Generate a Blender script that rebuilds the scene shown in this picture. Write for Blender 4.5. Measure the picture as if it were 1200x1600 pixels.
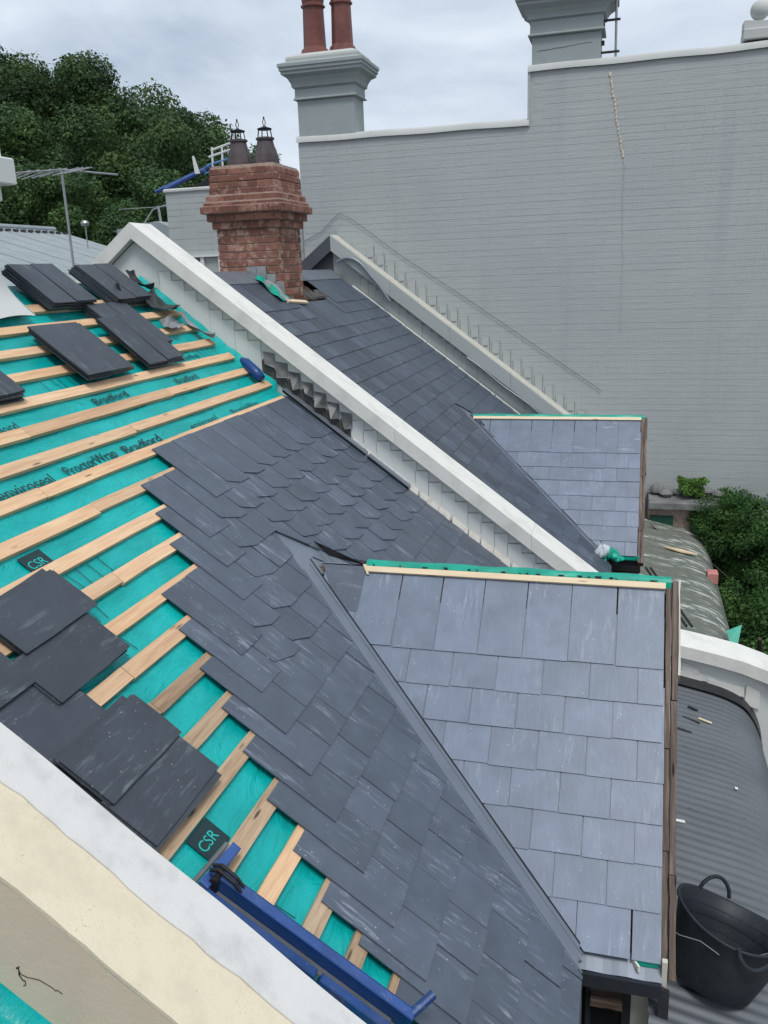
import bpy, math, random
import numpy as np
from mathutils import Vector, Matrix

# ------------------------------------------------------------------ reset
for o in list(bpy.data.objects):
    bpy.data.objects.remove(o)
scn = bpy.context.scene
C = scn.collection
rnd = random.Random(7)
R = math.radians

# ------------------------------------------------------------------ camera
cam_d = bpy.data.cameras.new('camera')
cam = bpy.data.objects.new('camera', cam_d)
C.objects.link(cam)
cam.matrix_world = Matrix(((0.96265, -0.038287, 0.268028, 0),
                           (0.268272, 0.268485, -0.925173, 0),
                           (-0.036539, 0.962523, 0.268728, 0),
                           (0, 0, 0, 1)))
cam_d.sensor_fit = 'VERTICAL'
cam_d.sensor_height = 36.0
cam_d.lens = 36.0 * 1340.9 / 1600.0
cam_d.clip_start = 0.05
cam_d.clip_end = 2000
scn.camera = cam

# ------------------------------------------------------------------ sky, sun, exposure
SUN_EL, SUN_AZ = R(62), R(150)          # azimuth measured clockwise from +Y
w = bpy.data.worlds.new("World")
scn.world = w
w.use_nodes = True
nt = w.node_tree
nt.nodes.clear()
out = nt.nodes.new('ShaderNodeOutputWorld')
bg = nt.nodes.new('ShaderNodeBackground')
sky = nt.nodes.new('ShaderNodeTexSky')
sky.sky_type = 'NISHITA'
sky.sun_disc = False
sky.sun_elevation = SUN_EL
sky.sun_rotation = SUN_AZ
sky.air_density = 1.0
sky.dust_density = 3.0
tc = nt.nodes.new('ShaderNodeTexCoord')
mp = nt.nodes.new('ShaderNodeMapping')
mp.inputs['Scale'].default_value = (1.0, 1.0, 2.6)
nz = nt.nodes.new('ShaderNodeTexNoise')
nz.inputs['Scale'].default_value = 2.6
nz.inputs['Detail'].default_value = 7
nz.inputs['Roughness'].default_value = 0.55
nz.inputs['Distortion'].default_value = 0.35
cr = nt.nodes.new('ShaderNodeValToRGB')
cr.color_ramp.elements[0].position = 0.34
cr.color_ramp.elements[0].color = (3.7, 4.5, 5.5, 1)
cr.color_ramp.elements[1].position = 0.70
cr.color_ramp.elements[1].color = (7.6, 8.2, 9.0, 1)
mx = nt.nodes.new('ShaderNodeMixRGB')
mx.inputs['Fac'].default_value = 0.93
nt.links.new(tc.outputs['Generated'], mp.inputs['Vector'])
nt.links.new(mp.outputs['Vector'], nz.inputs['Vector'])
nt.links.new(nz.outputs['Fac'], cr.inputs['Fac'])
nt.links.new(sky.outputs['Color'], mx.inputs['Color1'])
nt.links.new(cr.outputs['Color'], mx.inputs['Color2'])
nt.links.new(mx.outputs['Color'], bg.inputs['Color'])
bg.inputs['Strength'].default_value = 0.092
nt.links.new(bg.outputs['Background'], out.inputs['Surface'])

sun_d = bpy.data.lights.new('sun', 'SUN')
sun_d.energy = 1.5
sun_d.angle = R(18)
sun_d.color = (1.0, 0.975, 0.94)
sun = bpy.data.objects.new('sun', sun_d)
C.objects.link(sun)
sdir = Vector((math.sin(SUN_AZ) * math.cos(SUN_EL), math.cos(SUN_AZ) * math.cos(SUN_EL), math.sin(SUN_EL)))
sun.rotation_euler = sdir.to_track_quat('Z', 'Y').to_euler()
sun.location = (0, 0, 20)
scn.view_settings.view_transform = 'Standard'
scn.view_settings.look = 'None'
scn.view_settings.exposure = 0.42
scn.view_settings.gamma = 1

# ------------------------------------------------------------------ material helpers
def new_mat(name):
    m = bpy.data.materials.new(name)
    m.use_nodes = True
    t = m.node_tree
    return m, t, t.nodes['Principled BSDF']

def N(t, typ, **kw):
    n = t.nodes.new(typ)
    for k, v in kw.items():
        if k in n.inputs:
            n.inputs[k].default_value = v
        else:
            setattr(n, k, v)
    return n

def L(t, a, b):
    t.links.new(a, b)

def ramp(t, stops):
    n = t.nodes.new('ShaderNodeValToRGB')
    e = n.color_ramp.elements
    while len(e) < len(stops):
        e.new(0.5)
    for i, (p, c) in enumerate(stops):
        e[i].position = p
        e[i].color = (c[0], c[1], c[2], 1) if not isinstance(c, (int, float)) else (c, c, c, 1)
    return n

def coords(t, scale=(1, 1, 1), rand=True):
    tc = t.nodes.new('ShaderNodeTexCoord')
    mp = t.nodes.new('ShaderNodeMapping')
    mp.inputs['Scale'].default_value = scale
    L(t, tc.outputs['Object'], mp.inputs['Vector'])
    if rand:
        oi = t.nodes.new('ShaderNodeObjectInfo')
        ml = N(t, 'ShaderNodeMath', operation='MULTIPLY')
        ml.inputs[1].default_value = 57.0
        L(t, oi.outputs['Random'], ml.inputs[0])
        cb = t.nodes.new('ShaderNodeCombineXYZ')
        L(t, ml.outputs[0], cb.inputs[0])
        L(t, ml.outputs[0], cb.inputs[2])
        ad = N(t, 'ShaderNodeVectorMath', operation='ADD')
        L(t, tc.outputs['Object'], ad.inputs[0])
        L(t, cb.outputs[0], ad.inputs[1])
        L(t, ad.outputs[0], mp.inputs['Vector'])
    return mp.outputs['Vector']

def noise(t, vec, scale, detail=4, rough=0.55, dist=0.0):
    n = N(t, 'ShaderNodeTexNoise', Scale=scale, Detail=detail, Roughness=rough, Distortion=dist)
    L(t, vec, n.inputs['Vector'])
    return n.outputs['Fac']

def bump(t, bsdf, fac, strength=0.3, dist=0.004):
    b = N(t, 'ShaderNodeBump', Strength=strength, Distance=dist)
    L(t, fac, b.inputs['Height'])
    L(t, b.outputs['Normal'], bsdf.inputs['Normal'])

def mix(t, fac, a, b, mode='MIX'):
    n = t.nodes.new('ShaderNodeMixRGB')
    n.blend_type = mode
    for i, v in (('Fac', fac), ('Color1', a), ('Color2', b)):
        if isinstance(v, (int, float)):
            n.inputs[i].default_value = v if i == 'Fac' else (v, v, v, 1)
        elif isinstance(v, tuple):
            n.inputs[i].default_value = (v[0], v[1], v[2], 1)
        else:
            L(t, v, n.inputs[i])
    return n.outputs['Color']

def plain(name, col, rough=0.6, metal=0.0, var=0.12, nscale=12, spec=0.4, bmp=0.0, randobj=0.0, wear=0.0, wearcol=(.3, .3, .3)):
    m, t, b = new_mat(name)
    v = coords(t)
    f = noise(t, v, nscale, 5)
    r = ramp(t, [(0.3, tuple(c * (1 - var) for c in col)), (0.7, tuple(c * (1 + var) for c in col))])
    L(t, f, r.inputs['Fac'])
    c = r.outputs['Color']
    if randobj:
        oi = t.nodes.new('ShaderNodeObjectInfo')
        r2 = ramp(t, [(0, 1 - randobj), (1, 1 + randobj)])
        L(t, oi.outputs['Random'], r2.inputs['Fac'])
        c = mix(t, 1.0, c, r2.outputs['Color'], 'MULTIPLY')
    if wear:
        mw_ = N(t, 'ShaderNodeMapping')
        mw_.inputs['Scale'].default_value = (9, 30, 16)
        mw_.inputs['Rotation'].default_value = (.4, .3, .6)
        L(t, v, mw_.inputs['Vector'])
        rw = ramp(t, [(0.60, 0.0), (0.68, wear)])
        L(t, noise(t, mw_.outputs['Vector'], 1.6, 7, 0.72, .4), rw.inputs['Fac'])
        c = mix(t, rw.outputs['Color'], c, wearcol)
        rd = ramp(t, [(0.50, 0.0), (0.75, wear * .45)])
        L(t, noise(t, v, 3.5, 5, 0.65), rd.inputs['Fac'])
        c = mix(t, rd.outputs['Color'], c, wearcol)
    L(t, c, b.inputs['Base Color'])
    b.inputs['Roughness'].default_value = rough
    b.inputs['Metallic'].default_value = metal
    b.inputs['Specular IOR Level'].default_value = spec
    if bmp:
        bump(t, b, noise(t, v, nscale * 6, 4), bmp, 0.003)
    return m

def slate_mat(name, base, scuff=0.5, rough=0.5, var=0.16, lines=True, spec=0.5):
    m, t, b = new_mat(name)
    v = coords(t)
    oi = t.nodes.new('ShaderNodeObjectInfo')
    rr = ramp(t, [(0.0, tuple(x * (1 - var) for x in base)), (0.5, base), (1.0, tuple(x * (1 + var) for x in (base[0] * 1.02, base[1], base[2] * 1.03)))])
    L(t, oi.outputs['Random'], rr.inputs['Fac'])
    cloud = noise(t, v, 5.0, 5, 0.6)
    rc = ramp(t, [(0.3, 0.86), (0.72, 1.2)])
    L(t, cloud, rc.inputs['Fac'])
    c = mix(t, 1.0, rr.outputs['Color'], rc.outputs['Color'], 'MULTIPLY')
    # pale riven scuffs, long along the slope
    mp = N(t, 'ShaderNodeMapping')
    mp.inputs['Scale'].default_value = (4.0, 26.0, 4.0)
    mp.inputs['Rotation'].default_value = (0, 0, 0.25)
    L(t, v, mp.inputs['Vector'])
    s = noise(t, mp.outputs['Vector'], 1.3, 6, 0.66, 0.5)
    rs = ramp(t, [(0.53, 0.0), (0.66, 1.0)])
    L(t, s, rs.inputs['Fac'])
    patch = noise(t, v, 3.2, 3, 0.6)
    rp = ramp(t, [(0.47, 0.0), (0.64, 1.0)])
    L(t, patch, rp.inputs['Fac'])
    ms = N(t, 'ShaderNodeMath', operation='MULTIPLY')
    L(t, rs.outputs['Color'], ms.inputs[0]); L(t, rp.outputs['Color'], ms.inputs[1])
    ms2 = N(t, 'ShaderNodeMath', operation='MULTIPLY')
    ms2.inputs[1].default_value = scuff
    L(t, ms.outputs[0], ms2.inputs[0])
    c = mix(t, ms2.outputs[0], c, (0.34, 0.38, 0.46))
    # small chips of pale dust
    vo = N(t, 'ShaderNodeTexVoronoi', Scale=26.0)
    L(t, v, vo.inputs['Vector'])
    rv = ramp(t, [(0.05, 1.0), (0.10, 0.0)])
    L(t, vo.outputs['Distance'], rv.inputs['Fac'])
    rp2 = ramp(t, [(0.40, 0.0), (0.55, 1.0)])
    L(t, patch, rp2.inputs['Fac'])
    m3 = N(t, 'ShaderNodeMath', operation='MULTIPLY')
    L(t, rv.outputs['Color'], m3.inputs[0]); L(t, rp2.outputs['Color'], m3.inputs[1])
    m4 = N(t, 'ShaderNodeMath', operation='MULTIPLY')
    m4.inputs[1].default_value = min(1, scuff * 1.3)
    L(t, m3.outputs[0], m4.inputs[0])
    c = mix(t, m4.outputs[0], c, (0.5, 0.52, 0.56))
    L(t, c, b.inputs['Base Color'])
    b.inputs['Roughness'].default_value = rough
    b.inputs['Specular IOR Level'].default_value = spec
    mp2 = N(t, 'ShaderNodeMapping')
    mp2.inputs['Scale'].default_value = (5.0, 20.0, 5.0)
    L(t, v, mp2.inputs['Vector'])
    bump(t, b, noise(t, mp2.outputs['Vector'], 3.0, 6, 0.6), 0.25, 0.003)
    return m

def wood_mat(name, cols, rough=0.7, along='y'):
    m, t, b = new_mat(name)
    v = coords(t)
    mp = N(t, 'ShaderNodeMapping')
    mp.inputs['Scale'].default_value = (30, 1.6, 30) if along == 'y' else (1.6, 30, 30)
    L(t, v, mp.inputs['Vector'])
    f = noise(t, mp.outputs['Vector'], 1.5, 6, 0.65, 0.8)
    r = ramp(t, [(0.25, cols[0]), (0.5, cols[1]), (0.75, cols[2])])
    L(t, f, r.inputs['Fac'])
    oi = t.nodes.new('ShaderNodeObjectInfo')
    ro = ramp(t, [(0, (0.80, 0.72, 0.66)), (0.35, (0.95, 0.93, 0.9)), (0.7, (1.05, 0.97, 0.88)), (1, (1.1, 1.08, 1.05))])
    L(t, oi.outputs['Random'], ro.inputs['Fac'])
    c = mix(t, 1.0, r.outputs['Color'], ro.outputs['Color'], 'MULTIPLY')
    # knots
    mk = N(t, 'ShaderNodeMapping')
    mk.inputs['Scale'].default_value = (16, 3.0, 16) if along == 'y' else (3, 16, 16)
    L(t, v, mk.inputs['Vector'])
    vo = N(t, 'ShaderNodeTexVoronoi', Scale=1.0)
    L(t, mk.outputs['Vector'], vo.inputs['Vector'])
    rk = ramp(t, [(0.06, 1.0), (0.14, 0.0)])
    L(t, vo.outputs['Distance'], rk.inputs['Fac'])
    c = mix(t, rk.outputs['Color'], c, tuple(x * 0.45 for x in cols[0]))
    L(t, c, b.inputs['Base Color'])
    b.inputs['Roughness'].default_value = rough
    b.inputs['Specular IOR Level'].default_value = 0.3
    bump(t, b, f, 0.2, 0.002)
    return m

def render_mat(name, col, stain=0.25, rough=0.85, sc=2.2, speck=0.0, speckcol=(0.1, 0.09, 0.08), b_str=0.25):
    m, t, b = new_mat(name)
    v = coords(t, rand=False)
    f = noise(t, v, sc, 7, 0.62)
    r = ramp(t, [(0.28, tuple(x * (1 - stain) for x in col)), (0.5, col), (0.75, tuple(x * (1 + stain * 0.3) for x in col))])
    L(t, f, r.inputs['Fac'])
    c = r.outputs['Color']
    if speck:
        f2 = noise(t, v, sc * 26, 5, 0.7)
        r2 = ramp(t, [(0.60, 0.0), (0.70, 1.0)])
        L(t, f2, r2.inputs['Fac'])
        f3 = noise(t, v, sc * 1.4, 3)
        r3 = ramp(t, [(0.42, 0.0), (0.62, 1.0)])
        L(t, f3, r3.inputs['Fac'])
        mm = N(t, 'ShaderNodeMath', operation='MULTIPLY')
        L(t, r2.outputs['Color'], mm.inputs[0]); L(t, r3.outputs['Color'], mm.inputs[1])
        m5 = N(t, 'ShaderNodeMath', operation='MULTIPLY')
        m5.inputs[1].default_value = speck
        L(t, mm.outputs[0], m5.inputs[0])
        c = mix(t, m5.outputs[0], c, speckcol)
    L(t, c, b.inputs['Base Color'])
    b.inputs['Roughness'].default_value = rough
    b.inputs['Specular IOR Level'].default_value = 0.25
    bump(t, b, noise(t, v, sc * 18, 6, 0.7), b_str, 0.006)
    return m

def leaf_mat(name, c1, c2, c3, sc=0.6):
    m, t, b = new_mat(name)
    tc = t.nodes.new('ShaderNodeTexCoord')
    f = noise(t, tc.outputs['Object'], sc, 4, 0.6)
    r = ramp(t, [(0.3, c1), (0.5, c2), (0.72, c3)])
    L(t, f, r.inputs['Fac'])
    oi = t.nodes.new('ShaderNodeObjectInfo')
    ro = ramp(t, [(0, 0.78), (1, 1.2)])
    L(t, oi.outputs['Random'], ro.inputs['Fac'])
    c = mix(t, 1.0, r.outputs['Color'], ro.outputs['Color'], 'MULTIPLY')
    L(t, c, b.inputs['Base Color'])
    b.inputs['Roughness'].default_value = 0.6
    b.inputs['Specular IOR Level'].default_value = 0.25
    tr = N(t, 'ShaderNodeBsdfTranslucent')
    L(t, c, tr.inputs['Color'])
    ms = N(t, 'ShaderNodeMixShader', Fac=0.25)
    o = t.nodes['Material Output']
    L(t, b.outputs[0], ms.inputs[1]); L(t, tr.outputs[0], ms.inputs[2])
    L(t, ms.outputs[0], o.inputs['Surface'])
    return m

M = {}
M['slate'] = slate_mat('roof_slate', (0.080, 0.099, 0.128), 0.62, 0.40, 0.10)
M['slate_gable_skylit'] = slate_mat('gable_slate_skylit', (0.150, 0.186, 0.245), 0.55, 0.44, 0.06)  # same slate as the main roof; sky reflection put into a paler base
M['slate_far'] = slate_mat('far_slate', (0.066, 0.083, 0.108), 0.4, 0.42, 0.22)
M['slate_loose'] = slate_mat('loose_slate', (0.044, 0.053, 0.067), 0.34, 0.48, 0.10)
M['batten'] = wood_mat('pine_batten', ((0.52, 0.32, 0.19), (0.68, 0.46, 0.29), (0.78, 0.60, 0.40)))
M['batten_old'] = wood_mat('aged_batten', ((0.20, 0.15, 0.10), (0.42, 0.31, 0.21), (0.55, 0.43, 0.30)))
M['batten_x'] = wood_mat('pine_batten_x', ((0.60, 0.48, 0.32), (0.70, 0.60, 0.44), (0.78, 0.70, 0.54)), along='x')
M['old_wood'] = wood_mat('weathered_board', ((0.045, 0.033, 0.027), (0.13, 0.10, 0.085), (0.30, 0.25, 0.22)), 0.9, along='x')
M['white'] = render_mat('white_render', (0.73, 0.72, 0.67), 0.16, sc=4.5, speck=0.5, speckcol=(0.46, 0.46, 0.43), b_str=0.25)
M['white_face'] = render_mat('grey_white_render', (0.67, 0.685, 0.66), 0.06, sc=1.5, b_str=0.08)
M['old_white'] = render_mat('whitewashed_render', (0.655, 0.645, 0.615), 0.20, sc=7.0, speck=0.8, speckcol=(0.44, 0.44, 0.42), b_str=0.3)
M['cream'] = render_mat('cream_render', (0.71, 0.63, 0.47), 0.15, sc=5.0, speck=1.0, speckcol=(0.24, 0.21, 0.15), b_str=0.35)
M['beige'] = render_mat('beige_render', (0.66, 0.555, 0.415), 0.12, sc=2.5, speck=0.3, speckcol=(0.25, 0.22, 0.17), b_str=0.3)
M['coping_far'] = render_mat('weathered_coping', (0.55, 0.54, 0.47), 0.22, sc=4.0, speck=0.5, speckcol=(0.2, 0.19, 0.15))
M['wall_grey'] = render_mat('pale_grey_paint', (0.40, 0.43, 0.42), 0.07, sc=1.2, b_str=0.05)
M['charcoal_paint'] = plain('charcoal_paint', (0.075, 0.08, 0.095), 0.6, var=0.12, nscale=4)
M['lead'] = plain('lead_sheet', (0.20, 0.225, 0.26), 0.42, 0.35, 0.12, 6, bmp=0.1)
M['valley'] = plain('valley_metal', (0.185, 0.215, 0.26), 0.45, 0.2, 0.10, 5)
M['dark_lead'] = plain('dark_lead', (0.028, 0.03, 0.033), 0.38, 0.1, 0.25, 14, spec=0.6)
M['grey_lead'] = plain('grey_lead', (0.30, 0.30, 0.31), 0.45, 0.2, 0.2, 10)
M['joint_grey'] = plain('joint_shadow_mortar', (0.20, 0.21, 0.21), 0.8)
M['torn_lead'] = plain('torn_painted_lead', (0.16, 0.165, 0.165), 0.5, 0.2, 0.55, 9)
M['mortar'] = render_mat('pale_mortar', (0.55, 0.53, 0.49), 0.25, sc=9, b_str=0.5)
M['dark_rubble'] = render_mat('dark_rubble', (0.10, 0.10, 0.095), 0.5, sc=14, speck=0.6, speckcol=(0.32, 0.31, 0.28), b_str=0.8)
M['blue'] = plain('blue_enamel', (0.006, 0.045, 0.18), 0.36, 0.0, 0.25, 5, spec=0.5, wear=.45, wearcol=(.16, .20, .30))
M['blue_light'] = plain('faded_blue', (0.030, 0.080, 0.26), 0.45, 0.0, 0.25, 6, spec=0.5, wear=.6, wearcol=(.22, .27, .38))
M['grey_steel'] = plain('grey_steel', (0.17, 0.175, 0.18), 0.4, 0.4, 0.2, 8)
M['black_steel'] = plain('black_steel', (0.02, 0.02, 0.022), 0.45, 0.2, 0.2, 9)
M['rubber'] = plain('black_rubber', (0.012, 0.017, 0.024), 0.55, 0, 0.3, 5, spec=0.45, bmp=0.1, wear=.35, wearcol=(.12, .14, .16))
M['terracotta'] = plain('terracotta_clay', (0.17, 0.062, 0.052), 0.55, 0, 0.25, 5, bmp=0.2)
M['pot_dark'] = plain('sooty_clay', (0.085, 0.068, 0.072), 0.7, 0, 0.35, 6, bmp=0.2)
M['black_wire'] = plain('black_wire', (0.02, 0.02, 0.025), 0.6, 0.2)
M['alu'] = plain('dull_aluminium', (0.33, 0.34, 0.35), 0.45, 0.6, 0.15, 20)
M['glass_dark'] = plain('dark_glass', (0.012, 0.016, 0.022), 0.12, 0, 0.2, 3, spec=0.7)
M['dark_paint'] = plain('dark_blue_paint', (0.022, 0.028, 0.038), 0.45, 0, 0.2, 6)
M['teal_cloth'] = plain('teal_film', (0.0, 0.34, 0.24), 0.4, 0, 0.25, 8, spec=0.5)
M['white_cloth'] = plain('pale_film', (0.50, 0.55, 0.58), 0.45, 0, 0.15, 8)
M['ink'] = plain('black_ink', (0.01, 0.035, 0.04), 0.5, 0, 0.1)
M['ink_teal'] = plain('faded_ink', (0.0, 0.055, 0.06), 0.5, 0, 0.1)
M['teal_print'] = plain('teal_print', (0.02, 0.42, 0.38), 0.5, 0, 0.1)
M['green_paint'] = plain('dark_green_paint', (0.012, 0.07, 0.05), 0.6)
M['crack_fill'] = render_mat('tan_filler', (0.72, 0.60, 0.46), 0.2, sc=9)
M['pink'] = plain('pink_plastic', (0.55, 0.22, 0.20), 0.6)
M['bark'] = plain('bark', (0.07, 0.055, 0.04), 0.9, 0, 0.3, 6, bmp=0.4)
M['soil'] = render_mat('garden_soil', (0.075, 0.062, 0.05), 0.4, sc=2.0, speck=0.6, speckcol=(0.16, 0.14, 0.11), b_str=0.6)
M['hill'] = render_mat('hill_undergrowth', (0.022, 0.040, 0.018), 0.5, sc=0.4, b_str=0.6)
M['stone'] = plain('grey_rock', (0.18, 0.18, 0.175), 0.85, 0, 0.3, 6, bmp=0.4)
M['roof_iron'] = plain('pale_corrugated_iron', (0.30, 0.34, 0.35), 0.45, 0.15, 0.10, 3)
M['leaf_tree'] = leaf_mat('hill_tree_leaves', (0.026, 0.055, 0.022), (0.058, 0.115, 0.038), (0.120, 0.195, 0.060), 0.55)
M['leaf_shrub'] = leaf_mat('garden_leaves', (0.030, 0.075, 0.022), (0.060, 0.145, 0.038), (0.115, 0.225, 0.055), 2.0)
M['leaf_bright'] = leaf_mat('bright_leaves', (0.05, 0.12, 0.02), (0.10, 0.21, 0.035), (0.16, 0.28, 0.06), 3.0)

# teal roof underlay with creases
def underlay_mat():
    m, t, b = new_mat('teal_underlay')
    v = coords(t, rand=False)
    f = noise(t, v, 1.6, 4)
    r = ramp(t, [(0.35, (0.0, 0.33, 0.315)), (0.65, (0.004, 0.45, 0.43))])
    L(t, f, r.inputs['Fac'])
    f2 = noise(t, v, 5.5, 5, 0.65)
    r2 = ramp(t, [(0.60, 0.0), (0.78, 0.6)])
    L(t, f2, r2.inputs['Fac'])
    c = mix(t, r2.outputs['Color'], r.outputs['Color'], (0.01, 0.19, 0.19))
    L(t, c, b.inputs['Base Color'])
    b.inputs['Roughness'].default_value = 0.38
    b.inputs['Specular IOR Level'].default_value = 0.45
    mp = N(t, 'ShaderNodeMapping')
    mp.inputs['Scale'].default_value = (3.0, 1.0, 1.0)
    L(t, v, mp.inputs['Vector'])
    bump(t, b, noise(t, mp.outputs['Vector'], 4.0, 5, 0.6, 1.2), 0.75, 0.03)
    return m
M['underlay'] = underlay_mat()

# painted brickwork: colour with damp streaks
def painted_brick():
    m, t, b = new_mat('grey_painted_brick')
    v = coords(t, rand=False)
    f = noise(t, v, 0.7, 6, 0.6)
    r = ramp(t, [(0.3, (0.392, 0.418, 0.415)), (0.7, (0.445, 0.468, 0.463))])
    L(t, f, r.inputs['Fac'])
    mp = N(t, 'ShaderNodeMapping')
    mp.inputs['Scale'].default_value = (1.7, 1, 0.12)
    L(t, v, mp.inputs['Vector'])
    f2 = noise(t, mp.outputs['Vector'], 1.2, 5, 0.6)
    r2 = ramp(t, [(0.56, 0.0), (0.76, 0.32)])
    L(t, f2, r2.inputs['Fac'])
    c = mix(t, r2.outputs['Color'], r.outputs['Color'], (0.31, 0.335, 0.345))
    L(t, c, b.inputs['Base Color'])
    b.inputs['Roughness'].default_value = 0.6
    b.inputs['Specular IOR Level'].default_value = 0.3
    mp3 = N(t, 'ShaderNodeMapping')
    mp3.inputs['Scale'].default_value = (1.5, 3, 44)
    L(t, v, mp3.inputs['Vector'])
    bump(t, b, noise(t, mp3.outputs['Vector'], 1.5, 7, 0.7, 0.6), 0.55, 0.010)
    return m
M['painted_brick'] = painted_brick()

def red_brick(name, base, spot):
    m, t, b = new_mat(name)
    v = coords(t, rand=False)
    oi = t.nodes.new('ShaderNodeObjectInfo')
    r = ramp(t, [(0, tuple(x * 0.7 for x in base)), (0.5, base), (1, tuple(x * 1.35 for x in base))])
    L(t, oi.outputs['Random'], r.inputs['Fac'])
    vr = coords(t)
    f = noise(t, vr, 14, 5, 0.65)
    r2 = ramp(t, [(0.3, 0.75), (0.7, 1.2)])
    L(t, f, r2.inputs['Fac'])
    c = mix(t, 1.0, r.outputs['Color'], r2.outputs['Color'], 'MULTIPLY')
    tcw = t.nodes.new('ShaderNodeNewGeometry')
    fs = N(t, 'ShaderNodeTexNoise', Scale=7.0, Detail=6, Roughness=0.7)
    L(t, tcw.outputs['Position'], fs.inputs['Vector'])
    rs = ramp(t, [(0.51, 0.0), (0.62, 0.85)])
    L(t, fs.outputs['Fac'], rs.inputs['Fac'])
    c = mix(t, rs.outputs['Color'], c, spot)
    L(t, c, b.inputs['Base Color'])
    b.inputs['Roughness'].default_value = 0.85
    b.inputs['Specular IOR Level'].default_value = 0.2
    bump(t, b, f, 0.5, 0.006)
    return m
M['brick'] = red_brick('red_brick', (0.255, 0.120, 0.088), (0.47, 0.34, 0.27))
M['brick_top'] = red_brick('sooty_red_brick', (0.215, 0.100, 0.074), (0.40, 0.26, 0.20))
M['brick_mortar'] = plain('brick_mortar', (0.40, 0.30, 0.25), 0.9, 0, 0.25, 20, bmp=0.4)

def green_iron():
    m, t, b = new_mat('peeling_green_iron')
    v = coords(t, rand=False)
    mp = N(t, 'ShaderNodeMapping')
    mp.inputs['Scale'].default_value = (1.2, 9, 1.2)
    L(t, v, mp.inputs['Vector'])
    f = noise(t, mp.outputs['Vector'], 1.8, 7, 0.72, 0.5)
    r = ramp(t, [(0.0, (0.085, 0.105, 0.085)), (0.52, (0.115, 0.135, 0.115)), (0.55, (0.42, 0.42, 0.38)), (0.75, (0.5, 0.5, 0.46))])
    L(t, f, r.inputs['Fac'])
    f2 = noise(t, v, 1.1, 3)
    r2 = ramp(t, [(0.36, 0.0), (0.5, 1.0)])
    L(t, f2, r2.inputs['Fac'])
    c = mix(t, r2.outputs['Color'], (0.12, 0.13, 0.105), r.outputs['Color'])
    L(t, c, b.inputs['Base Color'])
    b.inputs['Roughness'].default_value = 0.6
    return m
M['green_iron'] = green_iron()

def dark_iron():
    m, t, b = new_mat('dark_grey_iron')
    v = coords(t, rand=False)
    f = noise(t, v, 2.0, 6, 0.6)
    r = ramp(t, [(0.3, (0.085, 0.096, 0.108)), (0.7, (0.122, 0.135, 0.148))])
    L(t, f, r.inputs['Fac'])
    mp = N(t, 'ShaderNodeMapping')
    mp.inputs['Scale'].default_value = (1.0, 10, 1.0)
    L(t, v, mp.inputs['Vector'])
    f2 = noise(t, mp.outputs['Vector'], 2.4, 5, 0.75)
    r2 = ramp(t, [(0.68, 0.0), (0.72, 1.0)])
    L(t, f2, r2.inputs['Fac'])
    c = mix(t, r2.outputs['Color'], r.outputs['Color'], (0.035, 0.035, 0.04))
    L(t, c, b.inputs['Base Color'])
    b.inputs['Roughness'].default_value = 0.45
    b.inputs['Specular IOR Level'].default_value = 0.5
    return m
M['dark_iron'] = dark_iron()

# ------------------------------------------------------------------ object helpers
WORLD = {}

def tag(o, label=None, cat=None, group=None, kind=None):
    if label: o['label'] = label
    if cat: o['category'] = cat
    if group: o['group'] = group
    if kind: o['kind'] = kind
    return o

def empty(name, loc, label, cat, group=None):
    o = bpy.data.objects.new(name, None)
    o.empty_display_size = 0.2
    C.objects.link(o)
    mw = Matrix.Translation(Vector(loc))
    o.matrix_basis = mw
    WORLD[o] = mw
    return tag(o, label, cat, group)

def link(name, mesh, parent=None, mw=None):
    o = bpy.data.objects.new(name, mesh)
    C.objects.link(o)
    mw = mw if mw is not None else Matrix.Identity(4)
    if parent is not None:
        o.parent = parent
        o.matrix_basis = WORLD[parent].inverted() @ mw
    else:
        o.matrix_basis = mw
    WORLD[o] = mw
    return o

def mesh_from(name, V, F, mat, smooth=False):
    me = bpy.data.meshes.new(name)
    me.from_pydata([tuple(v) for v in V], [], F)
    me.update()
    if mat is not None:
        me.materials.append(mat)
    if smooth:
        me.polygons.foreach_set('use_smooth', [True] * len(me.polygons))
    return me

def frame(origin, ex, ey, ez):
    ex, ey, ez = Vector(ex), Vector(ey), Vector(ez)
    return Matrix(((ex.x, ey.x, ez.x, origin[0]), (ex.y, ey.y, ez.y, origin[1]),
                   (ex.z, ey.z, ez.z, origin[2]), (0, 0, 0, 1)))

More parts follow.
